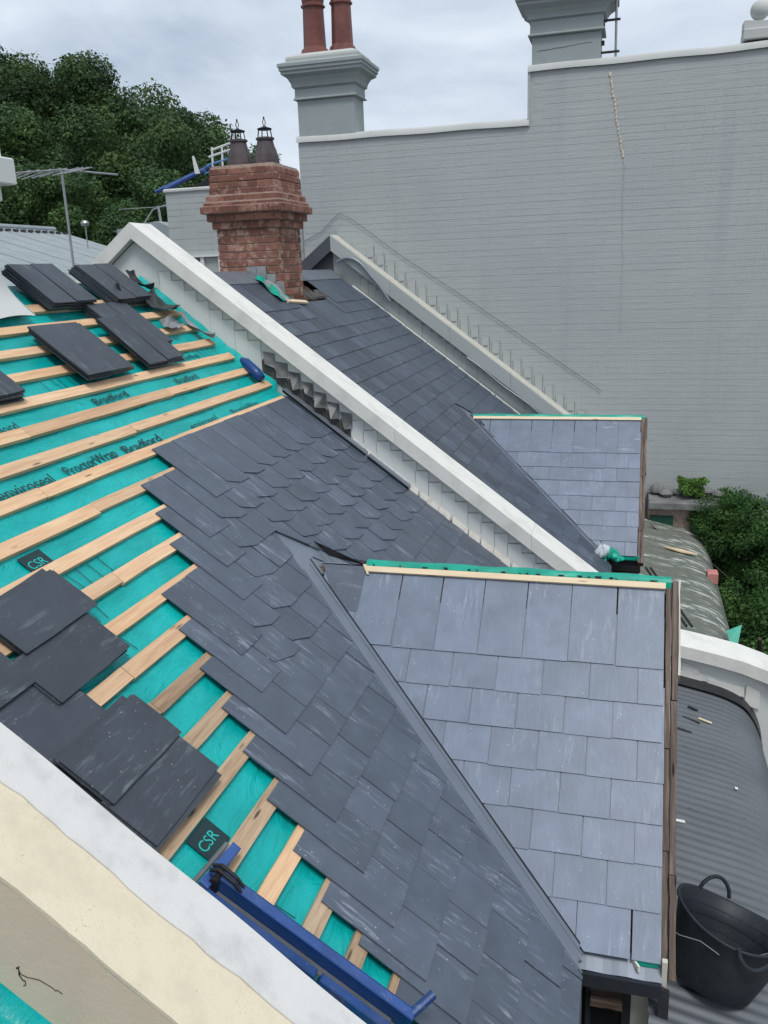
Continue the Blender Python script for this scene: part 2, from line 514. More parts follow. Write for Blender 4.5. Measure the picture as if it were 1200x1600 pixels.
class MB:
    def __init__(s):
        s.V = []; s.F = []
    def prism(s, poly, z0, z1, f=None):
        """poly: list of (x,y); z0,z1 number or function"""
        n = len(poly); b = len(s.V)
        g0 = z0 if callable(z0) else (lambda x, y: z0)
        g1 = z1 if callable(z1) else (lambda x, y: z1)
        for (x, y) in poly: s.V.append(Vector((x, y, g0(x, y))))
        for (x, y) in poly: s.V.append(Vector((x, y, g1(x, y))))
        if f is not None:
            for i in range(b, len(s.V)): s.V[i] = f @ s.V[i]
        s.F.append([b + i for i in range(n)][::-1])
        s.F.append([b + n + i for i in range(n)])
        for i in range(n):
            j = (i + 1) % n
            s.F.append([b + i, b + j, b + n + j, b + n + i])
        return s
    def box(s, x0, x1, y0, y1, z0, z1, f=None, bevel=0.0):
        if bevel <= 0:
            return s.prism([(x0, y0), (x1, y0), (x1, y1), (x0, y1)], z0, z1, f)
        c = bevel; b = len(s.V)
        rings = [(z0, c), (z0 + c, 0), (z1 - c, 0), (z1, c)]
        for z, q in rings:
            for (x, y) in ((x0 + q, y0 + q), (x1 - q, y0 + q), (x1 - q, y1 - q), (x0 + q, y1 - q)):
                v = Vector((x, y, z))
                s.V.append(f @ v if f is not None else v)
        s.F.append([b + 3, b + 2, b + 1, b]); s.F.append([b + 12, b + 13, b + 14, b + 15])
        for k in range(3):
            for i in range(4):
                j = (i + 1) % 4
                s.F.append([b + 4 * k + i, b + 4 * k + j, b + 4 * k + 4 + j, b + 4 * k + 4 + i])
        return s
    def tube(s, pts, r, n=8, close=True):
        pts = [Vector(p) for p in pts]
        rr = r if isinstance(r, (list, tuple)) else [r] * len(pts)
        b = len(s.V)
        for i, p in enumerate(pts):
            d = (pts[min(i + 1, len(pts) - 1)] - pts[max(i - 1, 0)]).normalized()
            u = d.orthogonal().normalized() if i == 0 else (u - d * u.dot(d)).normalized()
            v = d.cross(u)
            for k in range(n):
                a = 2 * math.pi * k / n
                s.V.append(p + (u * math.cos(a) + v * math.sin(a)) * rr[i])
        for i in range(len(pts) - 1):
            for k in range(n):
                j = (k + 1) % n
                s.F.append([b + i * n + k, b + i * n + j, b + (i + 1) * n + j, b + (i + 1) * n + k])
        if close:
            s.F.append([b + k for k in range(n)][::-1])
            s.F.append([b + (len(pts) - 1) * n + k for k in range(n)])
        return s
    def lathe(s, prof, n=16, c=(0, 0, 0), phase=0.0, cap=True):
        b = len(s.V)
        for (r, z) in prof:
            for k in range(n):
                a = 2 * math.pi * k / n + phase
                s.V.append(Vector((c[0] + r * math.cos(a), c[1] + r * math.sin(a), c[2] + z)))
        for i in range(len(prof) - 1):
            for k in range(n):
                j = (k + 1) % n
                s.F.append([b + i * n + k, b + i * n + j, b + (i + 1) * n + j, b + (i + 1) * n + k])
        if cap:
            s.F.append([b + k for k in range(n)][::-1])
            s.F.append([b + (len(prof) - 1) * n + k for k in range(n)])
        return s
    def grid(s, nu, nv, fn):
        b = len(s.V)
        for i in range(nu + 1):
            for j in range(nv + 1):
                s.V.append(Vector(fn(i / nu, j / nv)))
        for i in range(nu):
            for j in range(nv):
                q = b + i * (nv + 1) + j
                s.F.append([q, q + nv + 1, q + nv + 2, q + 1])
        return s
    def build(s, name, mat, parent=None, mw=None, smooth=False):
        """V are world coordinates unless mw given; origin is put at the parent's/first frame"""
        V = s.V
        if mw is None:
            c = Vector((0, 0, 0))
            for v in V: c += v
            c /= max(1, len(V))
            mw = Matrix.Translation(c)
            V = [v - c for v in V]
        return link(name, mesh_from(name, V, s.F, mat, smooth), parent, mw)

def clip(poly, a, b, c):
    """keep a*x+b*y<=c"""
    out = []
    n = len(poly)
    for i in range(n):
        p, q = poly[i], poly[(i + 1) % n]
        dp, dq = a * p[0] + b * p[1] - c, a * q[0] + b * q[1] - c
        if dp <= 0: out.append(p)
        if (dp < 0 < dq) or (dq < 0 < dp):
            t = dp / (dp - dq)
            out.append((p[0] + (q[0] - p[0]) * t, p[1] + (q[1] - p[1]) * t))
    return out

def area(poly):
    return abs(sum(poly[i][0] * poly[(i + 1) % len(poly)][1] - poly[(i + 1) % len(poly)][0] * poly[i][1] for i in range(len(poly)))) / 2

# ------------------------------------------------------------------ main geometry constants (metres, eye at the origin)
PA = R(37.505)                       # pitch of the main slope
CA, SA = math.cos(PA), math.sin(PA)
TA = math.tan(PA)
D = 2.5
ES, EY, EN = Vector((CA, 0, -SA)), Vector((0, 1, 0)), Vector((SA, 0, CA))
ROOF = frame(-D * EN, ES, EY, EN)     # local (s, y, h) on the main slope
K = math.sqrt(0.5)
XR = -4.15                            # ridge line
GROUND = -8.0
def zroof(x): return -D / CA - TA * x
def rp(s, y, h=0.0): return ROOF @ Vector((s, y, h))

# ------------------------------------------------------------------ slates
SL, SW, ST = 0.5, 0.25, 0.006
TH = 0.032
def slate_outline(l, wd, rn, j=0.0016):
    pts = []
    n = 3
    for i in range(n): pts.append((l * i / n, 0.0 + rn.uniform(-j, j)))
    for i in range(n): pts.append((l + rn.uniform(-j, j) * 1.3, wd * i / n))
    for i in range(n): pts.append((l - l * i / n, wd + rn.uniform(-j, j)))
    for i in range(2): pts.append((0.0, wd - wd * i / 2))
    return pts
SLATE_MESH = {}
def slate_mesh(mat, k, l=SL, wd=SW - 0.004):
    key = (mat.name, k, l, wd)
    if key not in SLATE_MESH:
        rn = random.Random(k * 13 + 5)
        mb = MB(); mb.prism(slate_outline(l, wd, rn), 0, ST)
        SLATE_MESH[key] = mesh_from('slate', mb.V, mb.F, mat)
    return SLATE_MESH[key]

def lay(fr, mat, s_head, y0, regions, parent, out, tail_max=None, tilt=TH, wd=SW, rn=rnd, gap=0.004, skew=.003, cut=0.0):
    """one slate whose head is at s_head and left edge at y0; regions = list of half planes (a,b,c) to keep"""
    l = SL
    poly = [(s_head, y0), (s_head + l, y0), (s_head + l, y0 + wd - gap), (s_head, y0 + wd - gap)]
    full = area(poly)
    for (a, b, c) in regions: 
        poly = clip(poly, a, b, c)
        if len(poly) < 3: return
    if area(poly) < 0.06 * full: return
    jy, jh, jt = rn.uniform(-.0025, .0025), rn.uniform(0, .0018), rn.uniform(-skew, skew)
    js = rn.uniform(-.004, .004)
    f = fr @ Matrix.Translation(Vector((s_head + js, y0 + jy, 0.001 + jh))) @ Matrix.Rotation(-(tilt + rn.uniform(0, .004)), 4, 'Y') @ Matrix.Rotation(jt, 4, 'Z') @ Matrix.Rotation(rn.uniform(-skew, skew), 4, 'X')
    if cut and abs(area(poly) - full) < 1e-6:
        c1, c2 = cut * rn.uniform(.8, 1.15), rn.uniform(.10, .14)
        poly = [(s_head, y0), (s_head + l - c1 * 1.5, y0), (s_head + l - c1, y0 + .006), (s_head + l - .008, y0 + c2), (s_head + l, y0 + c2 + .02), (s_head + l, y0 + wd - gap), (s_head, y0 + wd - gap)]
    if abs(area(poly) - full) < 1e-6 and abs(wd - SW) < 1e-4:
        out.append((slate_mesh(mat, rn.randrange(7)), f))
    else:
        P = [(x - s_head, y - y0) for (x, y) in poly]
        mb = MB(); mb.prism(P, 0, ST)
        out.append((mesh_from('slate', mb.V, mb.F, mat), f))

def place_slates(items, parent, limit, name='slate', center=Vector((0, 0, 0))):
    items = sorted(items, key=lambda q: (q[1].to_translation() - center).length)
    for me, f in items[:limit]:
        link(name, me, parent, f)
    for mt_ in sorted({me.materials[0].name for me, f in items[limit:]}):
        rest = [q for q in items[limit:] if q[0].materials[0].name == mt_]
        mb = MB()
        for me, f in rest:
            b = len(mb.V)
            mb.V += [f @ v.co for v in me.vertices]
            mb.F += [[b + i for i in p.vertices] for p in me.polygons]
        o = mb.build('distant_slates', rest[0][0].materials[0], parent)
        o['kind'] = 'stuff'

# text as flat print
def text_mesh(txt, size, mat, extrude=0.0006):
    cu = bpy.data.curves.new('lettering', 'FONT')
    cu.body = txt
    cu.size = size
    cu.extrude = extrude
    cu.resolution_u = 3
    tmp = bpy.data.objects.new('lettering_tmp', cu)
    C.objects.link(tmp)
    dg = bpy.context.evaluated_depsgraph_get()
    me = bpy.data.meshes.new_from_object(tmp.evaluated_get(dg))
    bpy.data.objects.remove(tmp)
    me.materials.clear(); me.materials.append(mat)
    return me
def print_on(fr, txt, s, y, size, mat, parent, h, rot=0.0, name='lettering', sx=1.0):
    # letters run along +y, their tops point up the slope (-s)
    me = text_mesh(txt, size, mat)
    f = fr @ Matrix.Translation(Vector((s, y, h))) @ Matrix(((0, -1, 0, 0), (1, 0, 0, 0), (0, 0, 1, 0), (0, 0, 0, 1))) @ Matrix.Rotation(rot, 4, 'Z') @ Matrix.Diagonal((sx, 1, 1, 1))
    return link(name, me, parent, f)

# ================================================================== SETTING: ground, hill
mb = MB()
mb.grid(2, 2, lambda u, v: (-400 + 800 * u, -400 + 800 * v, GROUND))
g = mb.build('ground', M['soil']); tag(g, kind='structure')

def hill_z(x, y):
    # a wooded hill rising to the left beyond the houses
    t = max(0.0, min(1.0, (y - 17) / 26.0)) * max(0.0, min(1.0, (-x - 4 - 0.12 * y) / 22.0))
    return GROUND - 0.3 + 15.0 * (3 * t * t - 2 * t ** 3)
mb = MB()
mb.grid(60, 50, lambda u, v: (-110 + 120 * u, 16 + 90 * v, hill_z(-110 + 120 * u, 16 + 90 * v)))
g = mb.build('hill', M['hill'], smooth=True); tag(g, kind='structure')

# ================================================================== TERRACE HOUSES
def xv(z, zr=None): return (-3.1512 - z) / TA     # x where the main slope has height z

def house(near):
    if near:
        ylo, yhi, yr, zr, xe, gu = 1.965, 6.93, 4.75, -1.7125, 0.245, 1.90
        root = empty('terrace_house', (-1.8, 4.4, GROUND), 'near terraced house with half stripped slate roof showing teal underlay and pale battens', 'house', 'terraced houses being reslated')
    else:
        ylo, yhi, yr, zr, xe, gu = 7.20, 12.20, 10.325, -1.73, 0.165, 1.80
        root = empty('terrace_house', (-1.8, 9.7, GROUND), 'far terraced house with fully slated dark roof between the two sloping parapets', 'house', 'terraced houses being reslated')
    s_ridge = (XR * CA) - zroof(XR) * SA
    seave = 1.785
    # body
    mb = MB()
    mb.box(-9.0, -0.25, ylo - 0.1, yhi + 0.05, GROUND, -3.6)
    mb.build('wall', M['beige'], root)
    # back slope
    mb = MB()
    mb.prism([(XR - 0.02, zroof(XR) - 0.05), (-9.2, zroof(XR) - 0.05 - (9.2 + XR) * TA), (-9.2, zroof(XR) - 0.12 - (9.2 + XR) * TA), (XR - 0.02, zroof(XR) - 0.12)],
             ylo, yhi, frame((0, 0, 0), (1, 0, 0), (0, 0, 1), (0, 1, 0)))
    mb.build('rear_roof_slope', M['slate_far'], root)
    # loft lining under the slope so that no light leaks through
    mb = MB()
    mb.box(s_ridge, seave - 0.05, ylo, yhi, -0.16, -0.06, ROOF)
    mb.build('roof_boarding', M['old_wood'], root)
    # underlay
    U = MB()
    bat0 = -0.052
    def uz(s, y):
        ph = ((s - bat0) / 0.2) % 1.0
        sag = -0.010 * math.sin(math.pi * min(1, max(0, (ph - 0.35) / 0.65))) * (0.6 + 0.5 * math.sin(y * 2.1 + s * 3))
        edge = 0.0
        e = (y - (yhi - 0.10)) / 0.10
        if e > 0: edge = (0.085 if s < -1.75 else 0.0) * e * e
        return -0.030 + sag + 0.0035 * math.sin(7 * y + 5 * s) + edge
    if near:
        def lower_keep(s):  # underlay needed everywhere except the gable
            return yhi
        nu, nv = 150, 70
        def fn(u, v):
            s = s_ridge + (seave - s_ridge) * u; y = ylo + (yhi - 0.02 - ylo) * v
            return ROOF @ Vector((s, y, uz(s, y)))
        U.grid(nu, nv, fn)
        # underlay is stored in slope coordinates so that creases follow the roof
        mw = ROOF.copy()
        inv = mw.inverted()
        U.V = [inv @ p for p in U.V]
        und = U.build('roof_underlay', M['underlay'], root, mw, smooth=True)
        # battens
        bm = {}
        s_list = [bat0 + 0.2 * k for k in range(-15, 9)]
        starts = SLSTART
        for k, s in enumerate(s_list):
            s = s + rnd.uniform(-0.006, 0.006)
            if s > 1.7: continue
            # right hand end of each batten
            if s < -1.68: yend = yhi - 0.10 + rnd.uniform(-.04, .03)
            else:
                yend = 6.8
            y = ylo + rnd.uniform(0.0, 0.03)
            if s > 0.6: y += 0.0
            ymax = yend
            if s > -0.40: ymax = 4.75 - (s + 0.445) / 1.643 - 0.05
            first = True
            # joints where lengths meet
            joints = sorted([ylo + 1.1 + rnd.uniform(-.5, .9), ylo + 2.9 + rnd.uniform(-.4, 1.0), 99])
            mat = M['batten']
            for jn in joints:
                e = min(jn, ymax)
                if e - y < 0.15: break
                wdt = 0.073 + rnd.uniform(-.006, .006)
                mt = M['batten_old'] if (s > -0.52 and rnd.random() < 0.6) else M['batten']
                q = MB()
                sk = rnd.uniform(-.006, .006)
                segs = 6
                prof = []
                for i in range(segs + 1):
                    yy = y + (e - y) * i / segs
                    prof.append((rnd.uniform(-.0015, .0015) + sk * (i / segs - .5), yy))
                poly = [(p[0], p[1]) for p in prof] + [(p[0] + wdt + rnd.uniform(-.0012, .0012), p[1]) for p in prof[::-1]]
                poly = [(a - 0, b - y) for a, b in poly][::-1]
                q.prism(poly, -0.026, -0.001 + rnd.uniform(-.002, .001))
                q.build('batten', mt, root, ROOF @ Matrix.Translation(Vector((s, y, 0))))
                y = e + 0.003
                if e >= ymax - 1e-6: break
        # printing on the underlay
        for (txt, s, y, sz, mt, sx) in (
            ('enviroseal', -1.665, 3.32, 0.105, M['ink'], 0.98), ('ProctorWrap', -1.665, 3.85, 0.10, M['ink_teal'], 0.9),
            ('Bradford', -1.665, 4.42, 0.10, M['ink'], 1.2), ('enviroseal', -1.66, 5.25, 0.09, M['ink_teal'], 1.1), ('ProctorWrap', -1.66, 5.9, 0.08, M['ink_teal'], 1.1),
            ('Bradford', -2.055, 3.60, 0.085, M['ink'], 1.05), ('CSR', -2.055, 2.9, 0.09, M['ink'], 1.3),
            ('Bradford', -2.085, 4.66, 0.085, M['ink'], 1.3), ('Bradford', -2.085, 5.70, 0.08, M['ink'], 1.2),
            ('ProctorWrap', -2.29, 6.0, 0.06, M['ink_teal'], 1.2),):
            o = print_on(ROOF, txt, s, y, sz, mt, und, -0.0235 + 0.0, rnd.uniform(-.03, .03), sx=sx)
        for (s, y, l1) in ((-1.985, 4.70, .42), (-2.005, 3.62, .36), (-1.985, 5.7, .3)):
            q = MB()
            for i in range(14):
                yy = y + l1 * i / 14
                q.box(s + rnd.uniform(-.012, .006), s + rnd.uniform(.004, .014), yy, yy + rnd.uniform(.006, .02), -0.0245, -0.0235, ROOF)
            q.build('small_print', M['ink_teal'], und)['kind'] = 'stuff'
        # fold lines drawn on the film
        for (s0, s1, y0, n) in ((-2.37, -2.27, 4.45, 4), (-2.37, -2.26, 4.9, 3), (-2.37, -2.27, 6.2, 7), (-2.56, -2.46, 5.6, 4), (-0.97, -0.88, 2.9, 4), (-0.77, -0.68, 3.0, 2), (0.43, 0.52, 2.3, 3), (-1.17, -1.06, 3.1, 5)):
            q = MB()
            for i in range(n):
                yy = y0 + i * 0.085 + rnd.uniform(-.01, .01)
                k2 = rnd.uniform(-.02, .03)
                q.prism([(s0, yy), (s1, yy + k2), (s1, yy + k2 + .004), (s0, yy + .004)], -0.0245, -0.0235, ROOF)
            q.build('crease_line', M['ink_teal'], und)['kind'] = 'stuff'
        for (s, y) in ((-1.352, 3.06), (0.022, 2.43)):
            q = MB(); q.box(s, s + 0.125, y, y + 0.155, -0.0245, -0.0237, ROOF)
            bx = q.build('black_print_box', M['ink'], und)
            print_on(ROOF, 'CSR', s + 0.085, y + 0.012, 0.066, M['teal_print'], und, -0.0228, 0.0, 'logo_lettering', 0.98)
        # grey waste marks: old lead lying on the membrane
    # valley line on the main slope
    sv0 = zr_s = (xv(zr)) * CA - zr * SA
    k_v = 1.0 / 1.643
    mg = 0.150
    slates = []
    if near:
        for k, ys in enumerate(SLSTART):
            hd = -1.622 + 0.2 * k + rnd.uniform(-.003, .003)
            i = 0
            while True:
                y0 = ys + 0.2545 * i
                i += 1
                if y0 > yhi - 0.09: break
                reg = [(0, 1, yhi - 0.075), (1, 0, seave)]
                if y0 + 0.125 < yr: reg.append((k_v, 1, yr + k_v * sv0 - mg * 1.17))
                else: reg.append((k_v, -1, -yr + k_v * sv0 - mg * 1.17))
                lay(ROOF, M['slate'], hd, y0, reg, root, slates, wd=0.2545, gap=.007 if hd < -.5 else .0045, skew=.008 if hd < -.5 else .004, cut=.058 if (hd < -.5 and y0 - ys > .2) else 0.0)
    else:
        k = 0
        hd = s_ridge + 0.16
        while hd < seave - 0.1:
            i = 0
            ys = ylo - 0.1 + (0.127 if k % 2 else 0) + rnd.uniform(-.02, .02)
            while True:
                y0 = ys + 0.2545 * i
                i += 1
                if y0 > yhi - 0.1: break
                reg = [(0, 1, yhi - 0.085), (0, -1, -ylo - 0.02), (1, 0, seave)]
                if y0 + 0.125 < yr: reg.append((k_v, 1, yr + k_v * sv0 - mg))
                else: reg.append((k_v, -1, -yr + k_v * sv0 - mg))
                # slates left off round the chimney
                if -3.2 < hd < -2.78 and 9.25 < y0 < 10.45: continue
                if y0 < 7.2 and False: continue
                lay(ROOF, M['slate_far'], hd, y0, reg, root, slates, wd=0.2545)
            hd += 0.2; k += 1
    # gable slates (near side slope): local x down the slope, y along +X
    dzg = 0.027 if near else 0.018
    GF = frame((0, yr, zr - dzg), (0, -K, -K), (1, 0, 0), (0, -K, K))
    gs = []
    gmat = M['slate_gable_skylit']
    heads = [0.0, 0.2, 0.395, 0.60, 0.80, 0.99, 1.19, 1.40] if near else [0.0, 0.2, 0.375, 0.575, 0.757, 0.945, 1.13, 1.30]
    cclip = -1.4385 if near else (-3.1512 - zr)
    # valley in gable coords: x > (cclip + u*K)/TA
    for k, hd in enumerate(heads):
        right = xe + rnd.uniform(-.003, .003)
        x0 = right - (0.25 if k % 2 == 0 else 0.128) - 0.0
        first = True
        while x0 > -2.3:
            reg = [(K / TA, -1, -cclip / TA - 0.03), (0, 1, right), (1, 0, gu + 0.012)]
            lay(GF, gmat, hd, x0, reg, root, gs, wd=0.2485)
            x0 -= 0.25
    place_slates(slates + gs, root, 296)
    # far side slope of the gable: joined slates
    GB = frame((0, yr + 0.06, zr - dzg), (0, K, -K), (-1, 0, 0), (0, K, K))
    gb = []
    hd = 0.02
    while hd < 1.4:
        x0 = -xe + (0 if int(hd * 5) % 2 else -0.12)
        while x0 < 2.3:
            reg = [(K / TA, 1, -cclip / TA - 0.03), (0, -1, xe), (1, 0, gu + .01)]
            lay(GB, gmat, hd, x0, reg, root, gb)
            x0 += 0.25
        hd += 0.2
    m2 = MB()
    for me, f in gb:
        b = len(m2.V); m2.V += [f @ v.co for v in me.vertices]; m2.F += [[b + i for i in p.vertices] for p in me.polygons]
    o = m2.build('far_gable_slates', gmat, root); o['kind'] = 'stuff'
    # boarding beneath both gable slopes
    for fr_, sgn in ((GF, 1), (GB, -1)):
        q = MB()
        pts = []
        if sgn == 1: pts = [(0.0, xe - 0.01), (0.0, cclip / TA + .05), (gu - .02, (cclip + (gu - .02) * K) / TA + .05), (gu - .02, xe - .01)]
        else: pts = [(0.0, -xe + 0.01), (gu - .02, -xe + .01), (gu - .02, -(cclip + (gu - .02) * K) / TA - .05), (0.0, -cclip / TA - .05)]
        q.prism(pts, -0.05, -0.02, fr_)
        q.build('roof_boarding', M['old_wood'], root)
    # valley metal: strip on the main side and upstand on the gable side
    L_v = gu * K
    q = MB()
    nseg = 14
    for side in (0, 1):
        A_, B_ = [], []
        for i in range(nseg + 1):
            t_ = L_v * i / nseg
            s_ = sv0 + 1.643 * t_
            yy = yr - t_ if side == 0 else yr + 0.06 + t_
            sg = -1 if side == 0 else 1
            A_.append((s_, yy + sg * 0.21)); B_.append((s_, yy - sg * 0.012))
        q.prism(A_ + B_[::-1] if side == 0 else B_ + A_[::-1], 0.010, 0.0125, ROOF)
    q.build('valley_flashing', M['valley'], root)
    # raised welts of the valley sheet
    q = MB()
    for off, hh, wd_ in ((0.158, 0.0125, 0.008), (0.050, 0.0125, 0.010)):
        P = []
        for i in range(15):
            t_ = L_v * i / 14
            wob = 0.0015 * math.sin(7 * t_ + off * 40)
            P.append((sv0 + 1.643 * t_ + 0.02, yr - t_ - off + wob))
        q.prism([(a_, b_ - wd_) for a_, b_ in P] + P[::-1], hh, hh + (.006 if off else .03), ROOF)
    q.build('valley_welt', M['valley'], root)
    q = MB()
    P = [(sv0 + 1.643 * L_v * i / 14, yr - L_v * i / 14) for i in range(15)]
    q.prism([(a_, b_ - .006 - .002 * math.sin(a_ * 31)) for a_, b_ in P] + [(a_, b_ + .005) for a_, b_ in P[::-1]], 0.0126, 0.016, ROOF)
    q.build('valley_shadow_strip', M['black_steel'], root)  # dark strip painting the shadow line under the gable slate edge
    # open gable ridge: film folded over, pale batten below it
    x_l = -1.50 if near else xv(zr) + 0.04
    q = MB()
    n = 60
    prof = [(-0.010, -0.02), (-0.006, 0.020), (0.006, 0.038 if near else 0.034), (0.045, 0.038), (0.075, 0.02), (0.09, -0.05)]
    def fnr(u, v):
        x = x_l + (xe + 0.03 - x_l) * u
        i = min(int(v * 5), 4); f = v * 5 - i
        a, b = prof[i], prof[i + 1]
        return (x, yr + a[0] + (b[0] - a[0]) * f + 0.004 * math.sin(19 * x), zr - dzg + a[1] + (b[1] - a[1]) * f + 0.003 * math.sin(13 * x + 2) * (v > .2))
    q.grid(n, 5, fnr)
    ru = q.build('ridge_underlay', M['teal_cloth'], root)
    if near:
        q = MB()
        x = x_l + 0.05
        while x < xe:
            wx = rnd.uniform(0.004, 0.012)
            y_ = yr
            z0 = zr - dzg + 0.004 + rnd.uniform(0, .010); z1 = zr - dzg + 0.028 + rnd.uniform(0, .008)
            if rnd.random() < 0.75:
                q.prism([(x, z0), (x + wx, z0), (x + wx + rnd.uniform(-.03, .03), z1), (x + rnd.uniform(-.02, .01), z1)], yr - 0.0145, yr - 0.0115, frame((0, 0, 0), (1, 0, 0), (0, 0, 1), (0, 1, 0)))
                if rnd.random() < 0.5:
                    q.box(x, x + 0.05, yr - 0.0145, yr - 0.0115, z0, z0 + 0.005)
            x += rnd.uniform(0.035, 0.13)
        q.build('printed_marks', M['ink'], ru)['kind'] = 'stuff'
    q = MB()
    q.box(0.000, 0.036, x_l + 0.01, xe, 0.012, 0.030, GF)
    if near:
        q.build('ridge_batten', M['batten_x'], root, None)
    else:
        q.build('ridge_batten', M['batten_x'], root, None)
    if near:
        q = MB()
        q.prism([(-.01, x_l - .02), (.055, x_l + .018), (.055, x_l + .03), (-.01, x_l + .005)], 0.02, 0.028, GF)
        q.build('batten_offcut', M['batten_x'], root)
    # slate filling between ridge start and valley head
    q = MB()
    q.prism([(0.0, xv(zr) + 0.10), (0.30, -1.62), (0.30, -1.50), (0.0, x_l)], 0.012, 0.019, GF)
    q.build('cut_slate', M['slate'], root)
    q = MB(); q.box(sv0 - .42, sv0 + .12, yr - .30, yr + .36, 0.001, 0.003, ROOF); q.build('valley_saddle', M['valley'], root)
    # black sheet painting the dark of the throat at the valley head
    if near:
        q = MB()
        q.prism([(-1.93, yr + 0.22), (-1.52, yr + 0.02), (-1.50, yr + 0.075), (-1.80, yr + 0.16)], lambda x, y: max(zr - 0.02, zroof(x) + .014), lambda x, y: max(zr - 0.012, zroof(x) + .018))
        q.build('ridge_gap_dark_sheet', M['black_steel'], root)
    # verge boards
    vb = []
    lens = gu + 0.06
    specs = [(xe + 0.004, xe + 0.030, -0.03, 0.000, 'old_wood'), (xe + 0.030, xe + 0.036, -0.05, -0.028, 'black_steel'), (xe + 0.036, xe + 0.066, -0.04, -0.008, 'old_wood'), ]
    if near: specs.append((xe + 0.067, xe + 0.076, -0.07, 0.002, 'coping_far'))
    for (xa, xb, h0, h1, mt) in specs:
        u = -0.03
        while u < lens:
            ln = rnd.uniform(0.35, 1.0) if mt == 'old_wood' else 3
            if mt == 'coping_far': ln = 0.55
            e = min(u + ln, lens)
            q = MB()
            j = rnd.uniform(-.003, .003)
            ns = 8
            left = [((e - u) * i / ns, xa + rnd.uniform(-.002, .002)) for i in range(ns + 1)]
            rgt = [((e - u) * i / ns, xb + rnd.uniform(-.003, .003)) for i in range(ns + 1)][::-1]
            q.prism([(p[0], p[1] + j) for p in left + rgt], h0 - 0.05, h1 + rnd.uniform(-.006, .004))
            q.build('verge_board', M[mt], root, GF @ Matrix.Translation(Vector((u, 0, 0))))
            u = e + 0.004
            if mt == 'coping_far': break
    # gable front wall under the verge
    q = MB()
    hw = gu * K
    q.prism([(yr - hw + .06, GROUND), (yr + 1.36, GROUND), (yr + 1.36, zr - 1.42), (yr + .03, zr - 0.10), (yr - hw + .06, zr - hw - 0.04)], xe - 0.16, xe + 0.03,
            frame((0, 0, 0), (0, 1, 0), (0, 0, 1), (1, 0, 0)))
    q.build('gable_wall', M['wall_grey'], root)
    # side wall of the bay below the gable eave, with its sash window
    ye = yr - hw
    ze = zr - hw
    q = MB()
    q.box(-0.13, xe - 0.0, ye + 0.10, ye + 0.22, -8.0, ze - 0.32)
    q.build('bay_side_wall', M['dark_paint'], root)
    if near:
        fq = MB()
        fq.box(-0.085, -0.06, ye + 0.05, ye + 0.10, ze - 1.0, ze - 0.05)
        fq.box(0.215, 0.245, ye + 0.05, ye + 0.10, ze - 1.0, ze - 0.06)
        fq.box(0.085, 0.125, ye + 0.05, ye + 0.10, ze - 1.0, ze - 0.06)
        fq.box(-0.06, 0.215, ye + 0.055, ye + 0.10, ze - 0.10, ze - 0.055)
        wf = fq.build('bay_window', M['dark_paint'], root)
        q = MB(); q.box(-0.06, 0.215, ye + 0.075, ye + 0.085, ze - 1.0, ze - 0.10); q.build('pane', M['glass_dark'], wf)
        q = MB(); q.box(-0.06, 0.085, ye + 0.0, ye + 0.07, ze - 0.335, ze - 0.29); q.build('sill', M['old_wood'], wf)
        # eave flashings and box gutter pieces
        q = MB()
        q.grid(10, 4, lambda u, v: (-0.12 + 0.37 * u, ye + 0.03 - 0.085 * v, ze - 0.022 - 0.06 * v + 0.002 * math.sin(14 * u)))
        q.build('eave_flashing', M['valley'], root)
        q = MB(); q.box(-0.10, 0.25, ye - 0.075, ye - 0.055, ze - 0.155, ze - 0.085); q.build('eave_fascia', M['dark_paint'], root)
        q = MB(); q.box(0.13, 0.235, ye - 0.012, ye + 0.03, ze - 0.045, ze - 0.012); q.build('eave_underlay', M['teal_cloth'], root)
        q = MB(); q.prism([(0.115, ye + .005), (0.145, ye - .045), (0.155, ye - .045), (0.125, ye + .005)], ze - 0.05, ze - 0.02); q.build('batten_offcut', M['white'], root)
        q = MB(); q.tube([(-0.115, ye - 0.02, ze - 0.06), (-0.125, ye - 0.03, ze - 0.3), (-0.13, ye - 0.03, ze - 1.2)], [0.016, 0.018, 0.018], 8)
        q.box(-0.175, -0.10, ye - 0.01, ye + 0.02, ze - 1.2, ze - 0.08)
        q.build('corner_flashing', M['lead'], root)
        q = MB()
        for i in range(6):
            q.box(-0.17 + rnd.uniform(-.02, .02), -0.15 + rnd.uniform(-.01, .01), ye - 0.03, ye - 0.015, ze - 0.12 - i * 0.07, ze - 0.16 - i * 0.07)
        q.build('torn_flashing', M['grey_lead'], root)
        # hanging pieces at the foot of the verge
        q = MB(); q.box(0.249, 0.272, ye - 0.04, ye - 0.015, ze - 0.42, ze + 0.02); q.build('verge_foot', M['coping_far'], root)
        q = MB(); q.prism([(0.235, ze - 0.10), (0.285, ze - 0.12), (0.285, ze - 0.34), (0.262, ze - 0.48), (0.24, ze - 0.33)], ye - 0.065, ye - 0.045, frame((0, 0, 0), (1, 0, 0), (0, 0, 1), (0, 1, 0))); q.build('torn_film', M['dark_lead'], root)
    else:
        q = MB(); q.box(-0.15, 0.20, ye - 0.10, ye + 0.02, ze - 0.16, ze - 0.15); q.box(-0.15, 0.20, ye - 0.10, ye - 0.09, ze - 0.16, ze - 0.09)
        q.box(-0.15, 0.20, ye + 0.01, ye + 0.02, ze - 0.16, ze - 0.06)
        q.build('eave_gutter', M['black_steel'], root)
        q = MB(); q.box(0.0, 0.19, ye - 0.012, ye + 0.02, ze - 0.05, ze - 0.012); q.build('eave_underlay', M['teal_cloth'], root)
    # ridge capping on the main roof
    rc = MB()
    y = ylo + 0.02 if not near else ylo + 0.4
